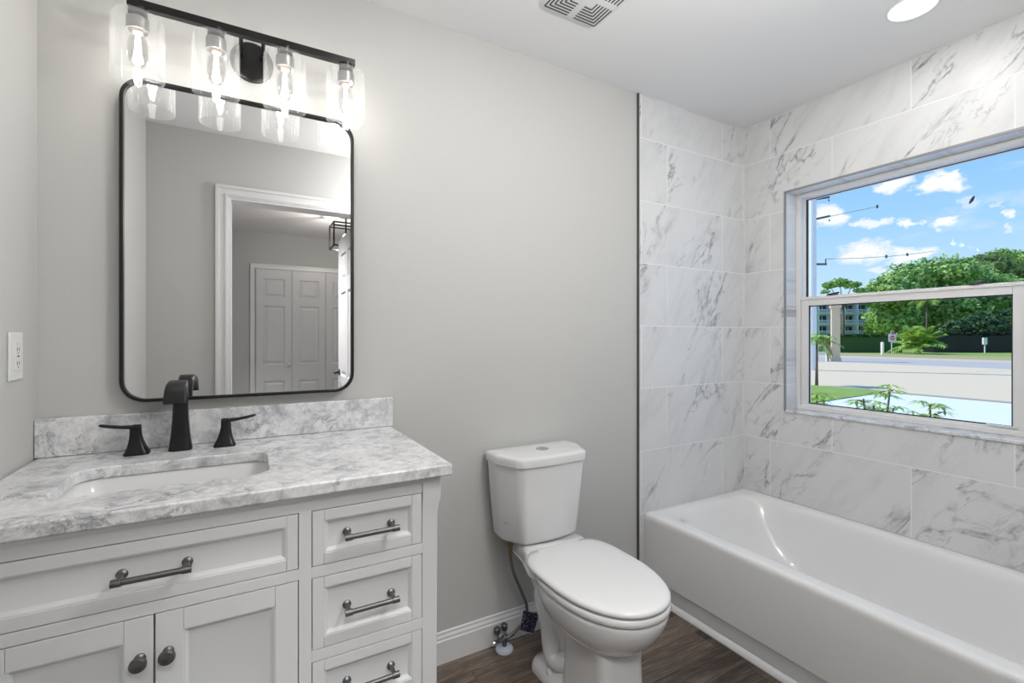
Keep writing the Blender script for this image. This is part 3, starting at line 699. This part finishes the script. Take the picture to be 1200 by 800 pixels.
for q in range(6):                       # nested L-shaped slots in each corner around a plain cross
    d0 = .112-q*.013; zz = H-.0136; wv_ = .0026
    for sx_ in (-1, 1):
        for sy_ in (-1, 1):
            x0_, x1_ = sorted((vx+sx_*.014, vx+sx_*d0)); y0_, y1_ = sorted((vy+sy_*.014, vy+sy_*d0))
            if d0 < .045: continue
            box(b, x0_, x1_, vy+sy_*d0-wv_, vy+sy_*d0+wv_, zz, zz+.0008)
            if sx_ > 0: box(b, vx+d0-wv_, vx+d0+wv_, y0_, y1_, zz, zz+.0008)
            else: box(b, vx-d0-wv_, vx-d0+wv_, y0_, y1_, zz, zz+.0008)
CP('grille_slots', b, slot_m, vent)

# ------------------------------------------------------------------ outlet on the left wall
out = thing('wall_outlet', 'white rectangular outlet plate on the left wall above the counter', 'outlet', (XL, 1.562, 1.2))
CP('cover_plate', bx(XL, XL+.006, 1.525, 1.599, 1.143, 1.258), plate_m, out, bevel=.003, bseg=3)
b = B(); box(b, XL+.0055, XL+.0085, 1.5455, 1.5785, 1.167, 1.234); CP('receptacle', b, plate_m, out, bevel=.001)
b = B()
for zc in (1.184, 1.217):
    for yy in (1.556, 1.567): box(b, XL+.0084, XL+.0088, yy-.0012, yy+.0012, zc-.004, zc+.004)
    box(b, XL+.0084, XL+.0088, 1.5595, 1.5635, zc-.010, zc-.007)
box(b, XL+.0084, XL+.0088, 1.557, 1.567, 1.1985, 1.2025)
CP('slots', b, slot_m, out)

# ------------------------------------------------------------------ hall seen in the mirror
casing('trim_8', .082, 1.565, 2.03, -2.70, 1, .055)
struct('wall_closet_header', bx(.082, 1.565, -2.712, -2.699, 0, 2.03), hall_m)
def panel_door(w_, h_, th=.034, cols=1):
    b = B(); st = .075 if cols == 1 else .105
    rows = [(.20, .74), (.93, 1.60), (1.70, 1.91)]
    mid = .05 if cols > 1 else 0
    pw_ = (w_-2*st-(cols-1)*mid*1.6)/cols
    b2 = B()
    xs = [st+i*(pw_+mid*1.6) for i in range(cols)]
    cuts_x = [0]+[v for x in xs for v in (x, x+pw_)]+[w_]; cuts_z = [0]+[v for r in rows for v in r]+[h_]
    for i in range(len(cuts_x)-1):
        for j in range(len(cuts_z)-1):
            if i % 2 == 1 and j % 2 == 1:
                x0, x1, z0, z1 = cuts_x[i], cuts_x[i+1], cuts_z[j], cuts_z[j+1]
                for yy, sg in ((0, 1), (th, -1)):
                    loft(b, [[(a, yy+sg*dd, c_) for a, c_ in ((x0+q, z0+q), (x1-q, z0+q), (x1-q, z1-q), (x0+q, z1-q))] for q, dd in ((0, 0), (.010, .010), (.018, .010), (.040, .003))], False, True)
            else: box(b, cuts_x[i], cuts_x[i+1], 0, th, cuts_z[j], cuts_z[j+1])
    bmesh.ops.remove_doubles(b, verts=b.verts, dist=.00001)
    return b
names = ['leftmost', 'second', 'third', 'rightmost']
for k in range(4):
    x0 = .0845+k*.3695
    dr = thing('door_%d' % (k+2), None, None, (x0, -2.695, .008)); dr['kind'] = 'structure'
    link('leaf', panel_door(.366, 2.015), door_m, dr)
    if k in (0, 3):
        b = B(); lathe(b, [(.008, .034), (.008, .046), (.016, .052), (.016, .062), (.004, .066)], (.335 if k == 0 else .03, 0, .93), 16, 'Y'); link('door_knob', b, trim_m, dr, smooth='auto')
hd = thing('door_1', None, None, (.662, -.03, .008), -PI/2); hd['kind'] = 'structure'
link('leaf', panel_door(.74, 2.04, cols=2), door_m, hd)
b = B(); lathe(b, [(.026, 0), (.026, -.008), (.010, -.010), (.010, -.045)], (.675, 0, .955), 20, 'Y'); tube(b, [(.675, -.045, .955), (.575, -.047, .955)], .008, 12)
lathe(b, [(.026, .034), (.026, .042), (.010, .044), (.010, .079)], (.675, 0, .955), 20, 'Y'); tube(b, [(.675, .079, .955), (.575, .081, .955)], .008, 12)
link('door_handle', b, black_m, hd, smooth='auto')
hp = thing('added_fill_panel', 'added flat square white fill panel in the hall just outside the bathroom door, out of view', 'ceiling light', (.06, -.66, H))  # made-up frame around the hall fill lamp, hidden by the door header
b = B(); 
for (xa, xb_, ya, yb) in ((-.235, .235, -.235, -.212), (-.235, .235, .212, .235), (-.235, -.212, -.212, .212), (.212, .235, -.212, .212)): box(b, .06+xa, .06+xb_, -.66+ya, -.66+yb, H-.03, H)
CP('panel_frame', b, trim_m, hp)
hl = thing('lantern_ceiling_light', 'black square cage ceiling light hanging in the hall, seen in the mirror', 'ceiling light', (.84, -1.45, H))
b = B(); hx, hy, hh, tt = .84, -1.45, .13, .007
for z in (H-.10, H-.32):
    for s_ in (-1, 1):
        box(b, hx-hh, hx+hh, hy+s_*hh-tt, hy+s_*hh+tt, z-tt, z+tt); box(b, hx+s_*hh-tt, hx+s_*hh+tt, hy-hh, hy+hh, z-tt, z+tt)
for s_ in (-1, 1):
    for r_ in (-1, 1): box(b, hx+s_*hh-tt, hx+s_*hh+tt, hy+r_*hh-tt, hy+r_*hh+tt, H-.32, H-.10)
box(b, hx-hh, hx+hh, hy-tt, hy+tt, H-.107, H-.093); box(b, hx-tt, hx+tt, hy-tt, hy+tt, H-.18, H)
CP('cage', b, frame_m, hl)
b = B(); lathe(b, [(.06, H), (.06, H-.02)], (hx, hy, 0), 24); CP('canopy', b, frame_m, hl, smooth='auto')
b = B(); lathe(b, [(.012, H-.18), (.028, H-.20), (.028, H-.22), (.012, H-.24), (.002, H-.243)], (hx, hy, 0), 16); CP('light_bulb', b, hfil_m, hl, smooth=True)

# ------------------------------------------------------------------ outside
GZ = -.10
def at(u, Z, z=GZ):
    """world point seen in the direction u (photo column) at depth Z along the view axis"""
    tt_ = (u-600)/550.86; s_, c_ = math.sin(YAW), math.cos(YAW)
    return Vector(((s_+tt_*c_)*Z, (c_-tt_*s_)*Z, z))
grass_m = simple('lawn', lin('86a04a'), .9, var=.3, bump=.5, bscale=30)
dry_m = simple('dry_verge', lin('a9a070'), .95, var=.15)
road_m = simple('pale_sandy_road', lin('dac8ab'), .9, var=.05)
asph_m = simple('grey_asphalt', lin('b5b0ac'), .9, var=.06)
conc_m = simple('white_concrete', lin('dfe2e8'), .8, var=.03)
line_m = simple('road_gutter', lin('a39a8b'), .9)
def strip(name, x0, x1, y0, y1, m, z=GZ, kind='structure'): return tag(link(name, bx(x0, x1, y0, y1, z-.05, z), m), kind=kind)
strip('ground', 2.7, 140, -60, 160, grass_m, GZ-.02)
strip('driveway', 2.72, 13.6, -12, 30, conc_m, GZ)  # near end extended to the house to bounce light onto the window reveal
strip('kerb', 13.6, 13.9, -60, 150, line_m, GZ+.01)
strip('road', 13.9, 28.5, -60, 150, road_m, GZ)
strip('road_shoulder', 28.5, 35.5, -60, 150, asph_m, GZ)
strip('sidewalk', 35.5, 39.0, -60, 150, simple('tan_sidewalk', lin('cdbb9f'), .9), GZ)
strip('verge', 39.0, 47, -60, 150, dry_m, GZ)
# lawn patch by the drive
lp = [at(940, 13.4), at(1037, 11.8), at(1028, 11.3), at(985, 10.3), at(952, 9.6), at(925, 9.7)]
b = B(); loft(b, [[(p.x, p.y, z) for p in lp] for z in (GZ-.01, GZ+.02)]); tag(link('lawn_patch', b, grass_m), kind='structure')

def leaf_mat(name, c1, c2, c3):
    m, t = M(name)
    oi = t.new('ShaderNodeNewGeometry'); r = oi.outputs['Random Per Island']
    c = t.ramp(r, [(0, lin(c1)), (.5, lin(c2)), (1, lin(c3))])
    b = t.new('ShaderNodeBsdfPrincipled', i={'Base Color': c, 'Roughness': .55})
    tr = t.new('ShaderNodeBsdfTranslucent', i={'Color': c}); mx = t.new('ShaderNodeMixShader', i={0: .3})
    t.l.new(b.outputs[0], mx.inputs[1]); t.l.new(tr.outputs[0], mx.inputs[2])
    o = t.new('ShaderNodeOutputMaterial'); t.l.new(mx.outputs[0], o.inputs[0]); return m
lf_dark = leaf_mat('dark_leaves', '446a36', '659548', '97c468')
lf_mid = leaf_mat('mid_leaves', '5a8639', '8eb958', 'c6e092')
lf_olive = leaf_mat('olive_leaves', '5a7440', '7b9553', 'a0b070')
lf_lime = leaf_mat('lime_leaves', '6f9a35', '9cc04a', 'c6d970')
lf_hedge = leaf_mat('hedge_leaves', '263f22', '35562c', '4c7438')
bark_m = simple('bark', lin('6b5a4a'), .9)
def leaves(bm, blobs, n, size, rnd, flat=1.0):
    tot = sum(b_[3]**2 for b_ in blobs)
    for (bx_, by_, bz_, br_, *sq) in blobs:
        k = int(n*br_**2/tot); q = sq[0] if sq else .75
        for _ in range(k):
            d = Vector((rnd.gauss(0, 1), rnd.gauss(0, 1), rnd.gauss(0, 1))).normalized()
            r = br_*(rnd.uniform(.5, 1.12))*(1+.22*math.sin(d.x*7+bx_)*math.cos(d.z*6+by_))
            p = Vector((bx_+d.x*r, by_+d.y*r, bz_+d.z*r*q))
            a = Vector((rnd.gauss(0, 1), rnd.gauss(0, 1), rnd.gauss(0, .6))).normalized(); c_ = (d+a*.8).normalized().cross(a).normalized()
            s_ = size*rnd.uniform(.6, 1.3)
            v = [bm.verts.new(p+a*s_), bm.verts.new(p+c_*s_*.6), bm.verts.new(p-a*s_), bm.verts.new(p-c_*s_*.6)]
            bm.faces.new(v)
def tree(u, Z, blobs, n, size, mat, label, trunk=.25, name='leafy_tree', seed=1, branches=4, group=None):
    rnd = random.Random(seed); base = at(u, Z)
    t_ = thing(name, label, 'tree', base, 0, group)
    b = B(); bl = [(bb[0], bb[1], bb[2], bb[3], *(bb[4:])) for bb in blobs]
    leaves(b, bl, n, size, rnd); link('crown', b, mat, t_)
    b = B(); zc = min(bb[2] for bb in bl)
    tube(b, [(0, 0, -.1), (.1, 0, zc*.4), (0, 0, zc*.8)], trunk, 8, rs=[trunk*1.3, trunk, trunk*.8])
    for i, bb in enumerate(sorted(bl, key=lambda q: -q[3])[:branches]):
        tube(b, [(0, 0, zc*.7), (bb[0]*.5, bb[1]*.5, (zc*.7+bb[2])/2), (bb[0], bb[1], bb[2])], .1, 6, rs=[trunk*.6, trunk*.35, trunk*.15])
    link('trunk', b, bark_m, t_, smooth=True)
    return t_
def uv(u, v, Z):      # lateral / height offsets helper for crown blobs, in metres
    return (u*Z/550.86, v*Z/550.86)
def crown(u, Z, spec, squash=.75):
    """spec: (photo column, photo row, radius in photo px) at depth Z -> local blobs"""
    base = at(u, Z); out = []
    for i, (a, v, r) in enumerate(spec):
        p = at(a, Z+((i*37) % 5-2)*.9, 1.2448+(395.66-v)/550.86*Z)
        q = p-base; out.append((q.x, q.y, q.z, r*Z/550.86, squash))
    return out
tree(1095, 61, crown(1095, 61, [(1045, 345, 24), (1066, 328, 24), (1092, 322, 26), (1118, 325, 26), (1145, 335, 26), (1172, 348, 26), (1050, 372, 26), (1085, 362, 28), (1120, 362, 30), (1155, 368, 28), (1190, 372, 26)]), 42000, .27, lf_mid, 'broad green tree with a wide domed crown across the road', .5, seed=3)
tree(1150, 74, crown(1150, 74, [(1128, 322, 16), (1155, 316, 22), (1182, 322, 20)]), 14000, .26, lf_olive, 'olive-green domed tree rising behind the broad green tree', .4, seed=4)
tree(1185, 86, crown(1185, 86, [(1150, 307, 9), (1172, 300, 12), (1192, 300, 13), (1210, 305, 14), (1168, 318, 9), (1200, 325, 14), (1140, 314, 6)], .6), 7500, .25, lf_mid, 'tall open-branched tree at the right edge of the window view', .4, seed=5, branches=7)
tree(988, 60, crown(988, 60, [(972, 336, 7), (984, 331, 9), (998, 332, 8), (1007, 341, 5), (967, 341, 4)], .45), 2200, .22, lf_mid, 'small umbrella-shaped tree standing alone against the sky', .18, seed=6, branches=5)
tree(1032, 66, crown(1032, 66, [(1030, 352, 13), (1035, 372, 14), (1028, 386, 12)]), 8000, .24, lf_dark, 'dark bushy tree at the left end of the tree belt', .25, seed=7)
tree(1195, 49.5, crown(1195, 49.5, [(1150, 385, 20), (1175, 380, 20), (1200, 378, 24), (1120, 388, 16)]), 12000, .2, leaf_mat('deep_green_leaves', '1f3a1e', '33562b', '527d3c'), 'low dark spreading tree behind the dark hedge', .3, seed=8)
# hedges
def hedge(name, u0, u1, Z, vtop, m, label, seed, n):
    p0, p1 = at(u0, Z), at(u1, Z); rnd = random.Random(seed)
    h_ = 1.2448+(395.66-vtop)/550.86*Z-GZ
    mid = (p0+p1)/2; d = (p1-p0); L = d.length
    b = B(); nrm = Vector((d.y, -d.x, 0)).normalized(); dn = d.normalized()
    for _ in range(n):
        f = rnd.random(); side = rnd.random()
        if side < .65: o = nrm*(-.6+rnd.uniform(-.12, .12)); z = rnd.uniform(0, h_)
        else: o = nrm*rnd.uniform(-.6, .6); z = h_+rnd.uniform(-.12, .08)
        p = dn*((f-.5)*L)+o; p.z = z
        a = Vector((rnd.gauss(0, 1), rnd.gauss(0, 1), rnd.gauss(0, 1))).normalized(); c_ = a.cross(Vector((rnd.gauss(0, 1), 1, 1))).normalized(); s_ = rnd.uniform(.08, .18)
        b.faces.new([b.verts.new(p+a*s_), b.verts.new(p+c_*s_*.7), b.verts.new(p-a*s_), b.verts.new(p-c_*s_*.7)])
    core = [(-dn*L/2+nrm*.5), (dn*L/2+nrm*.5), (dn*L/2-nrm*.5), (-dn*L/2-nrm*.5)]
    loft(b, [[(q.x, q.y, z) for q in core] for z in (0, h_-.1)])
    o = link(name, b, m); o.location = mid; return tag(o, label, 'hedge')
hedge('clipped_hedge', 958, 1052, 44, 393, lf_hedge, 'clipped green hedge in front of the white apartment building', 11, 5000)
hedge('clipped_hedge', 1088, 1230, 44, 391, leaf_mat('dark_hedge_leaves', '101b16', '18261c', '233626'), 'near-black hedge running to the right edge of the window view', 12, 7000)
# bushy palm by the hedge
def frond(bm, base, dirv, L, droop, wid, nl=16, rnd=random):
    dirv = Vector(dirv).normalized(); pts = []
    for i in range(nl+1):
        q = i/nl; pts.append(Vector(base)+dirv*L*q+Vector((0, 0, -droop*q*q)))
    side = dirv.cross(Vector((0, 0, 1))).normalized()
    for i in range(2, nl):
        p = pts[i]; d = (pts[i+1]-pts[i-1]).normalized(); ll = wid*math.sin(PI*min(1, (i+1)/(nl+2)))**.6
        for s_ in (-1, 1):
            e = p+(side*s_*.8+d*.55+Vector((0, 0, -.35))).normalized()*ll
            w_ = d*(L/nl*.42)
            bm.faces.new([bm.verts.new(p-w_), bm.verts.new(p+w_), bm.verts.new(e)])
    tube(bm, pts, .02, 5, rs=[wid*.05*(1-.7*i/nl) for i in range(nl+1)])
def palm(u, Z, h_, L, nf, m, label, trunk_r, seed, name='palm_tree', lean=(0, 0), droop=.6, wid=.5, top=None, frond_n=12, el=(-.3, .95)):
    rnd = random.Random(seed); base = at(u, Z); t_ = thing(name, label, 'palm', base)
    b = B()
    for i in range(nf):
        a = 2*PI*i*.618; e_ = rnd.uniform(*el)
        frond(b, (lean[0], lean[1], h_), (math.cos(a), math.sin(a), e_), L*rnd.uniform(.8, 1.1), L*droop*rnd.uniform(.6, 1.2), wid*L, frond_n)
    link('fronds', b, m, t_)
    b = B(); tube(b, [(0, 0, -.02), (lean[0]*.4, lean[1]*.4, h_*.5), (lean[0], lean[1], h_)], trunk_r, 10, rs=[trunk_r*1.4, trunk_r, trunk_r*.9]); link('trunk', b, bark_m, t_, smooth=True)
    return t_
palm(1075, 40, .5, 2.7, 90, lf_lime, 'bushy lime-green palm clump standing in front of the trees', .2, 21, wid=.26, droop=.5, el=(.2, 4.0))
palm(1086, 46.5, 5.2, 1.7, 22, lf_lime, 'bright lime palm crown rising among the big trees', .08, 23, wid=.35, droop=.6, el=(0, 1.4))
pl = palm(957, 13.2, 1.28, .62, 20, lf_mid, 'small young palm with leaning trunk on the lawn patch', .03, 22, lean=(.05, .02), wid=.32, droop=.75, el=(-.1, 1.3))
b = B(); rnd = random.Random(4)
rv = at(1000, 13.2)-at(957, 13.2); rv.z = 0; rv.normalize()
for k in range(6):
    sgn = 1 if k < 4 else -1
    p0 = Vector((.05, .02, 1.26)); p1 = p0+rv*sgn*(.14+.03*(k % 3))+Vector((0, 0, .03)); p2 = p0+rv*sgn*(.27+.05*(k % 3))+Vector((0, 0, -.22-.05*k*.5)); p3 = p0+rv*sgn*(.34+.05*(k % 3))+Vector((0, 0, -.58+.07*k))
    tube(b, spline([p0, p1, p2, p3], 4), .02, 5, rs=[.012+.022*math.sin(PI*i/12) for i in range(13)])
dd = link('dead_frond', b, simple('dry_brown_frond', lin('a07a5c'), .9), pl); tag(dd, 'drooping dry brown fronds')
# beige column across the road
b = B(); p = at(979, 27); box(b, -.20, .20, -.20, .20, 0, 3.05); box(b, -.26, .26, -.26, .26, 3.05, 3.35); box(b, -.25, .25, -.25, .25, 0, .2)
o = link('gate_pillar', b, simple('beige_stucco', lin('d8c2a4'), .9)); o.location = p; o.rotation_euler = (0, 0, .6); tag(o, 'tall square beige pillar beside the road', 'pillar')
# white rail fence left of it
p0, p1 = at(946, 27), at(969, 27); d = p1-p0; L = d.length; b = B()
for k in range(3): box(b, k*L/2-.05, k*L/2+.05, -.05, .05, 0, 1.05)
for z in (.45, .85): box(b, 0, L, -.025, .025, z, z+.11)
o = link('rail_fence', b, simple('white_fence_paint', lin('e8e8e6'), .6)); o.location = p0; o.rotation_euler = (0, 0, math.atan2(d.y, d.x)); tag(o, 'short white two-rail fence left of the beige pillar', 'fence')
# apartment building
p0, p1 = at(925, 72), at(1046, 72); d = p1-p0; L = d.length
ap = thing('apartment_building', 'white and blue-grey apartment building with rows of balconies behind the hedge', 'building', p0, math.atan2(d.y, d.x))
HB = 6.6
b = B(); box(b, 0, L, 0, 8, 0, HB); link('wall', b, simple('blue_grey_render', lin('cdd6de'), .8), ap)
b = B(); box(b, -.3, L+.3, -.9, 8.3, HB, HB+.35); link('roof', b, simple('dark_roof', lin('54606a'), .8), ap)
wp = simple('white_balcony_paint', lin('eef1f4'), .7); gp_ = simple('dark_window_glass', lin('2e3a44'), .15)
nb = 8; bw_ = L/nb
for fl_ in range(4):
    z = .1+fl_*1.62
    b = B(); box(b, 0, L, -.85, 0, z, z+.16); link('balcony_slab', b, wp, ap)
    for k in range(nb):
        x = k*bw_
        b = B(); box(b, x+.35, x+bw_*.48, -.04, .02, z+.3, z+1.35); box(b, x+bw_*.58, x+bw_-.3, -.04, .02, z+.3, z+1.35); link('window', b, gp_, ap)
        b = B(); 
        for q in range(7): box(b, x+.2+q*(bw_-.4)/6.3-.05, x+.2+q*(bw_-.4)/6.3+.05, -.85, -.80, z+.16, z+.62)
        box(b, x+.1, x+bw_-.1, -.87, -.79, z+.60, z+.70); box(b, x-.1, x+.1, -.87, 0, z+.16, z+1.62)
        link('balcony_railing', b, wp, ap)
# traffic sign
p = at(1045, 40); sg = thing('road_sign', 'white sign with red emblem on a thin post across the road', 'sign', p, -YAW)
b = B(); tube(b, [(0, 0, 0), (0, 0, 1.7)], .05, 8); link('post', b, simple('galvanised', lin('c0c4c8'), .5), sg)
b = B(); box(b, -.34, .34, -.08, -.055, 1.0, 1.66); box(b, -.13, .13, -.08, -.055, 1.60, 1.95); link('sign_board', b, simple('sign_white', lin('f2e2e4'), .5), sg, bevel=.03)
rd = simple('sign_red', lin('d2506c'), .5)
b = B(); loft(b, [[(.2*math.cos(k*PI/4+PI/8), yy, 1.33+.2*math.sin(k*PI/4+PI/8)) for k in range(8)] for yy in (-.09, -.08)]); box(b, -.1, .1, -.095, -.08, 1.66, 1.9); link('red_emblem', b, rd, sg)
b = B(); box(b, -.12, .12, -.1, -.09, 1.29, 1.37); link('white_bar', b, plate_m, sg)
p = at(1034, 37); b = B(); lathe(b, [(.11, 0), (.11, .95), (.06, 1.02)], (0, 0, 0), 12); o = link('bollard', b, simple('cream_plastic', lin('eae3cf'), .6), smooth='auto'); o.location = p; tag(o, 'short cream marker post on the verge', 'post')
p = at(1154, 42); b = B(); box(b, -.16, .16, -.08, .08, .75, 1.35); tube(b, [(0, 0, 0), (0, 0, .75)], .05, 8); o = link('mailbox_post', b, simple('white_box_paint', lin('e3e0dc'), .6)); o.location = p; o.rotation_euler = (0, 0, -YAW); tag(o, 'small white box on a post before the dark hedge', 'utility box')
# utility pole
p = at(951.5, 19.5); p_pole = p.copy(); up_ = thing('utility_pole', 'tall white concrete utility pole with crossarms beside the road', 'utility pole', p, 0)
b = B(); tube(b, [(0, 0, 0), (0, 0, 9.5)], .16, 14, rs=[.17, .145]); link('pole', b, simple('white_concrete_pole', lin('e4e6e8'), .8, var=.05), up_, smooth='auto')
dk = simple('dark_crossarm', lin('4a5560'), .7)
rvx = at(1000, 19.5)-at(951.5, 19.5); rvx.z = 0; rvx.normalize()
def zrow(v, Z): return 1.2448+(395.66-v)/550.86*Z-GZ
for v0_, v1_, l0, l1 in ((233.5, 231, .1, .72), (257, 253, .1, .74), (309.5, 309.5, -.2, .60)):
    b = B(); tube(b, [rvx*l0+Vector((0, 0, zrow(v0_, 19.5))), rvx*l1+Vector((0, 0, zrow(v1_, 19.5)))], .045, 6)
    for l_ in ((l0+.02, l1-.03) if v0_ > 300 else (l1-.02,)): tube(b, [rvx*l_+Vector((0, 0, zrow(v0_, 19.5))), rvx*l_+Vector((0, 0, zrow(v0_, 19.5)+(.22 if v0_ > 300 else -.08)))], .025, 6)
    link('crossarm', b, dk, up_)
# wires
wm = simple('wire_grey', lin('7f8b96'), .6)
def wire(pa, pb, r, label, marks=(), sag=.15):
    w_ = thing('power_line', label, 'wire', (pa+pb)/2); mid = (pa+pb)/2
    pts = [pa.lerp(pb, i/12)+Vector((0, 0, -sag*4*(i/12)*(1-i/12)))-mid for i in range(13)]
    b = B(); tube(b, pts, r, 5); link('cable', b, wm, w_)
    for q in marks:
        c_ = pa.lerp(pb, q)+Vector((0, 0, -sag*4*q*(1-q)))-mid
        b = B(); tube(b, [c_+Vector((0, 0, .07)), c_-Vector((0, 0, .07))], .05, 8); link('line_marker', b, dk, w_)
wire(p_pole+rvx*.72+Vector((0, 0, zrow(253, 19.5)-.02)), at(1028, 22, 1.2448+(395.66-242)/550.86*22), .011, 'upper overhead cable ending in a small clamp, running right from the pole', (1.0,), 0)
wire(p_pole+rvx*.57+Vector((0, 0, zrow(309.5, 19.5)+.22)), at(1094, 26, 1.2448+(395.66-294)/550.86*26), .012, 'lower overhead cable with two markers crossing the clouds', (.49, .70), .1)
# bird
p = at(1139, 16, 1.2448+(395.66-234)/550.86*16); b = B()
tube(b, [(-.085, 0, -.14), (-.05, 0, -.08), (0, 0, 0), (.05, 0, .08), (.085, 0, .13)], .03, 8, rs=[.012, .035, .05, .035, .01])
for q in (-1, 1):
    loft(b, [[(x, y+q*.03, z) for x, z in ((-.03, -.07), (.03, .03), (.05+.03*q, .0-.04*q))] for y in (-.004, .004)])
o = link('flying_bird', b, rubber_m, smooth=True); o.location = p; o.rotation_euler = (0, 0, -YAW); tag(o, 'tiny black bird flying in the blue sky', 'bird')
# shrubs right outside the window
def shrub(u, Z, vtop, spec, label, seed):
    rnd = random.Random(seed); base = at(u, Z)
    t_ = thing('umbrella_plant', label, 'shrub', base, 0, 'umbrella plants outside the window')
    st = B(); lf = B()
    for (a, v, s_) in spec:
        s_ *= 1.08
        tip = at(a, Z+rnd.uniform(-.12, .12), 1.2448+(395.66-v)/550.86*Z)-base
        tube(st, spline([(tip.x*.2, tip.y*.2, 0), (tip.x*.5, tip.y*.5, tip.z*.5), (tip.x, tip.y, tip.z)], 4), .006, 6)
        for w_ in range(4):
            ba = rnd.uniform(0, 6.28); pet = tip+Vector((math.cos(ba)*s_*.55, math.sin(ba)*s_*.55, rnd.uniform(-.3, .25)*s_))
            tube(st, [tip-Vector((0, 0, .01)), pet], .002, 4)
            for q in range(8):
                an = ba+q*2*PI/8; d = Vector((math.cos(an), math.sin(an), -.22+rnd.uniform(-.15, .15))).normalized(); sd = d.cross(Vector((0, 0, 1))).normalized()*s_*.10
                p1 = pet+d*s_*.35; p2 = pet+d*s_*.9+Vector((0, 0, -.12*s_))
                m1 = pet+d*s_*.12
                lf.faces.new([lf.verts.new(x) for x in (m1, p1+sd, p2, p1-sd)])
    link('stems', st, bark_m, t_); link('leaves', lf, lf_sh, t_)
lf_sh = leaf_mat('shrub_leaves', '557d34', '86b04a', 'cfe070')
shrub(962, 3.75, 455, [(945, 462, .10), (957, 461, .10), (966, 466, .08), (958, 474, .08), (978, 477, .05)], 'green umbrella plant at the lower left corner of the window', 31)
shrub(1025, 3.3, 450, [(1012, 465, .09), (1024, 472, .08), (1012, 477, .07), (1047, 480, .08), (1043, 454, .11), (1030, 482, .06)], 'tallest umbrella plant, in the middle of the lower window', 32)
shrub(1090, 2.9, 470, [(1090, 474, .085), (1080, 484, .07), (1096, 484, .07)], 'low umbrella plant right of the tallest one outside', 33)
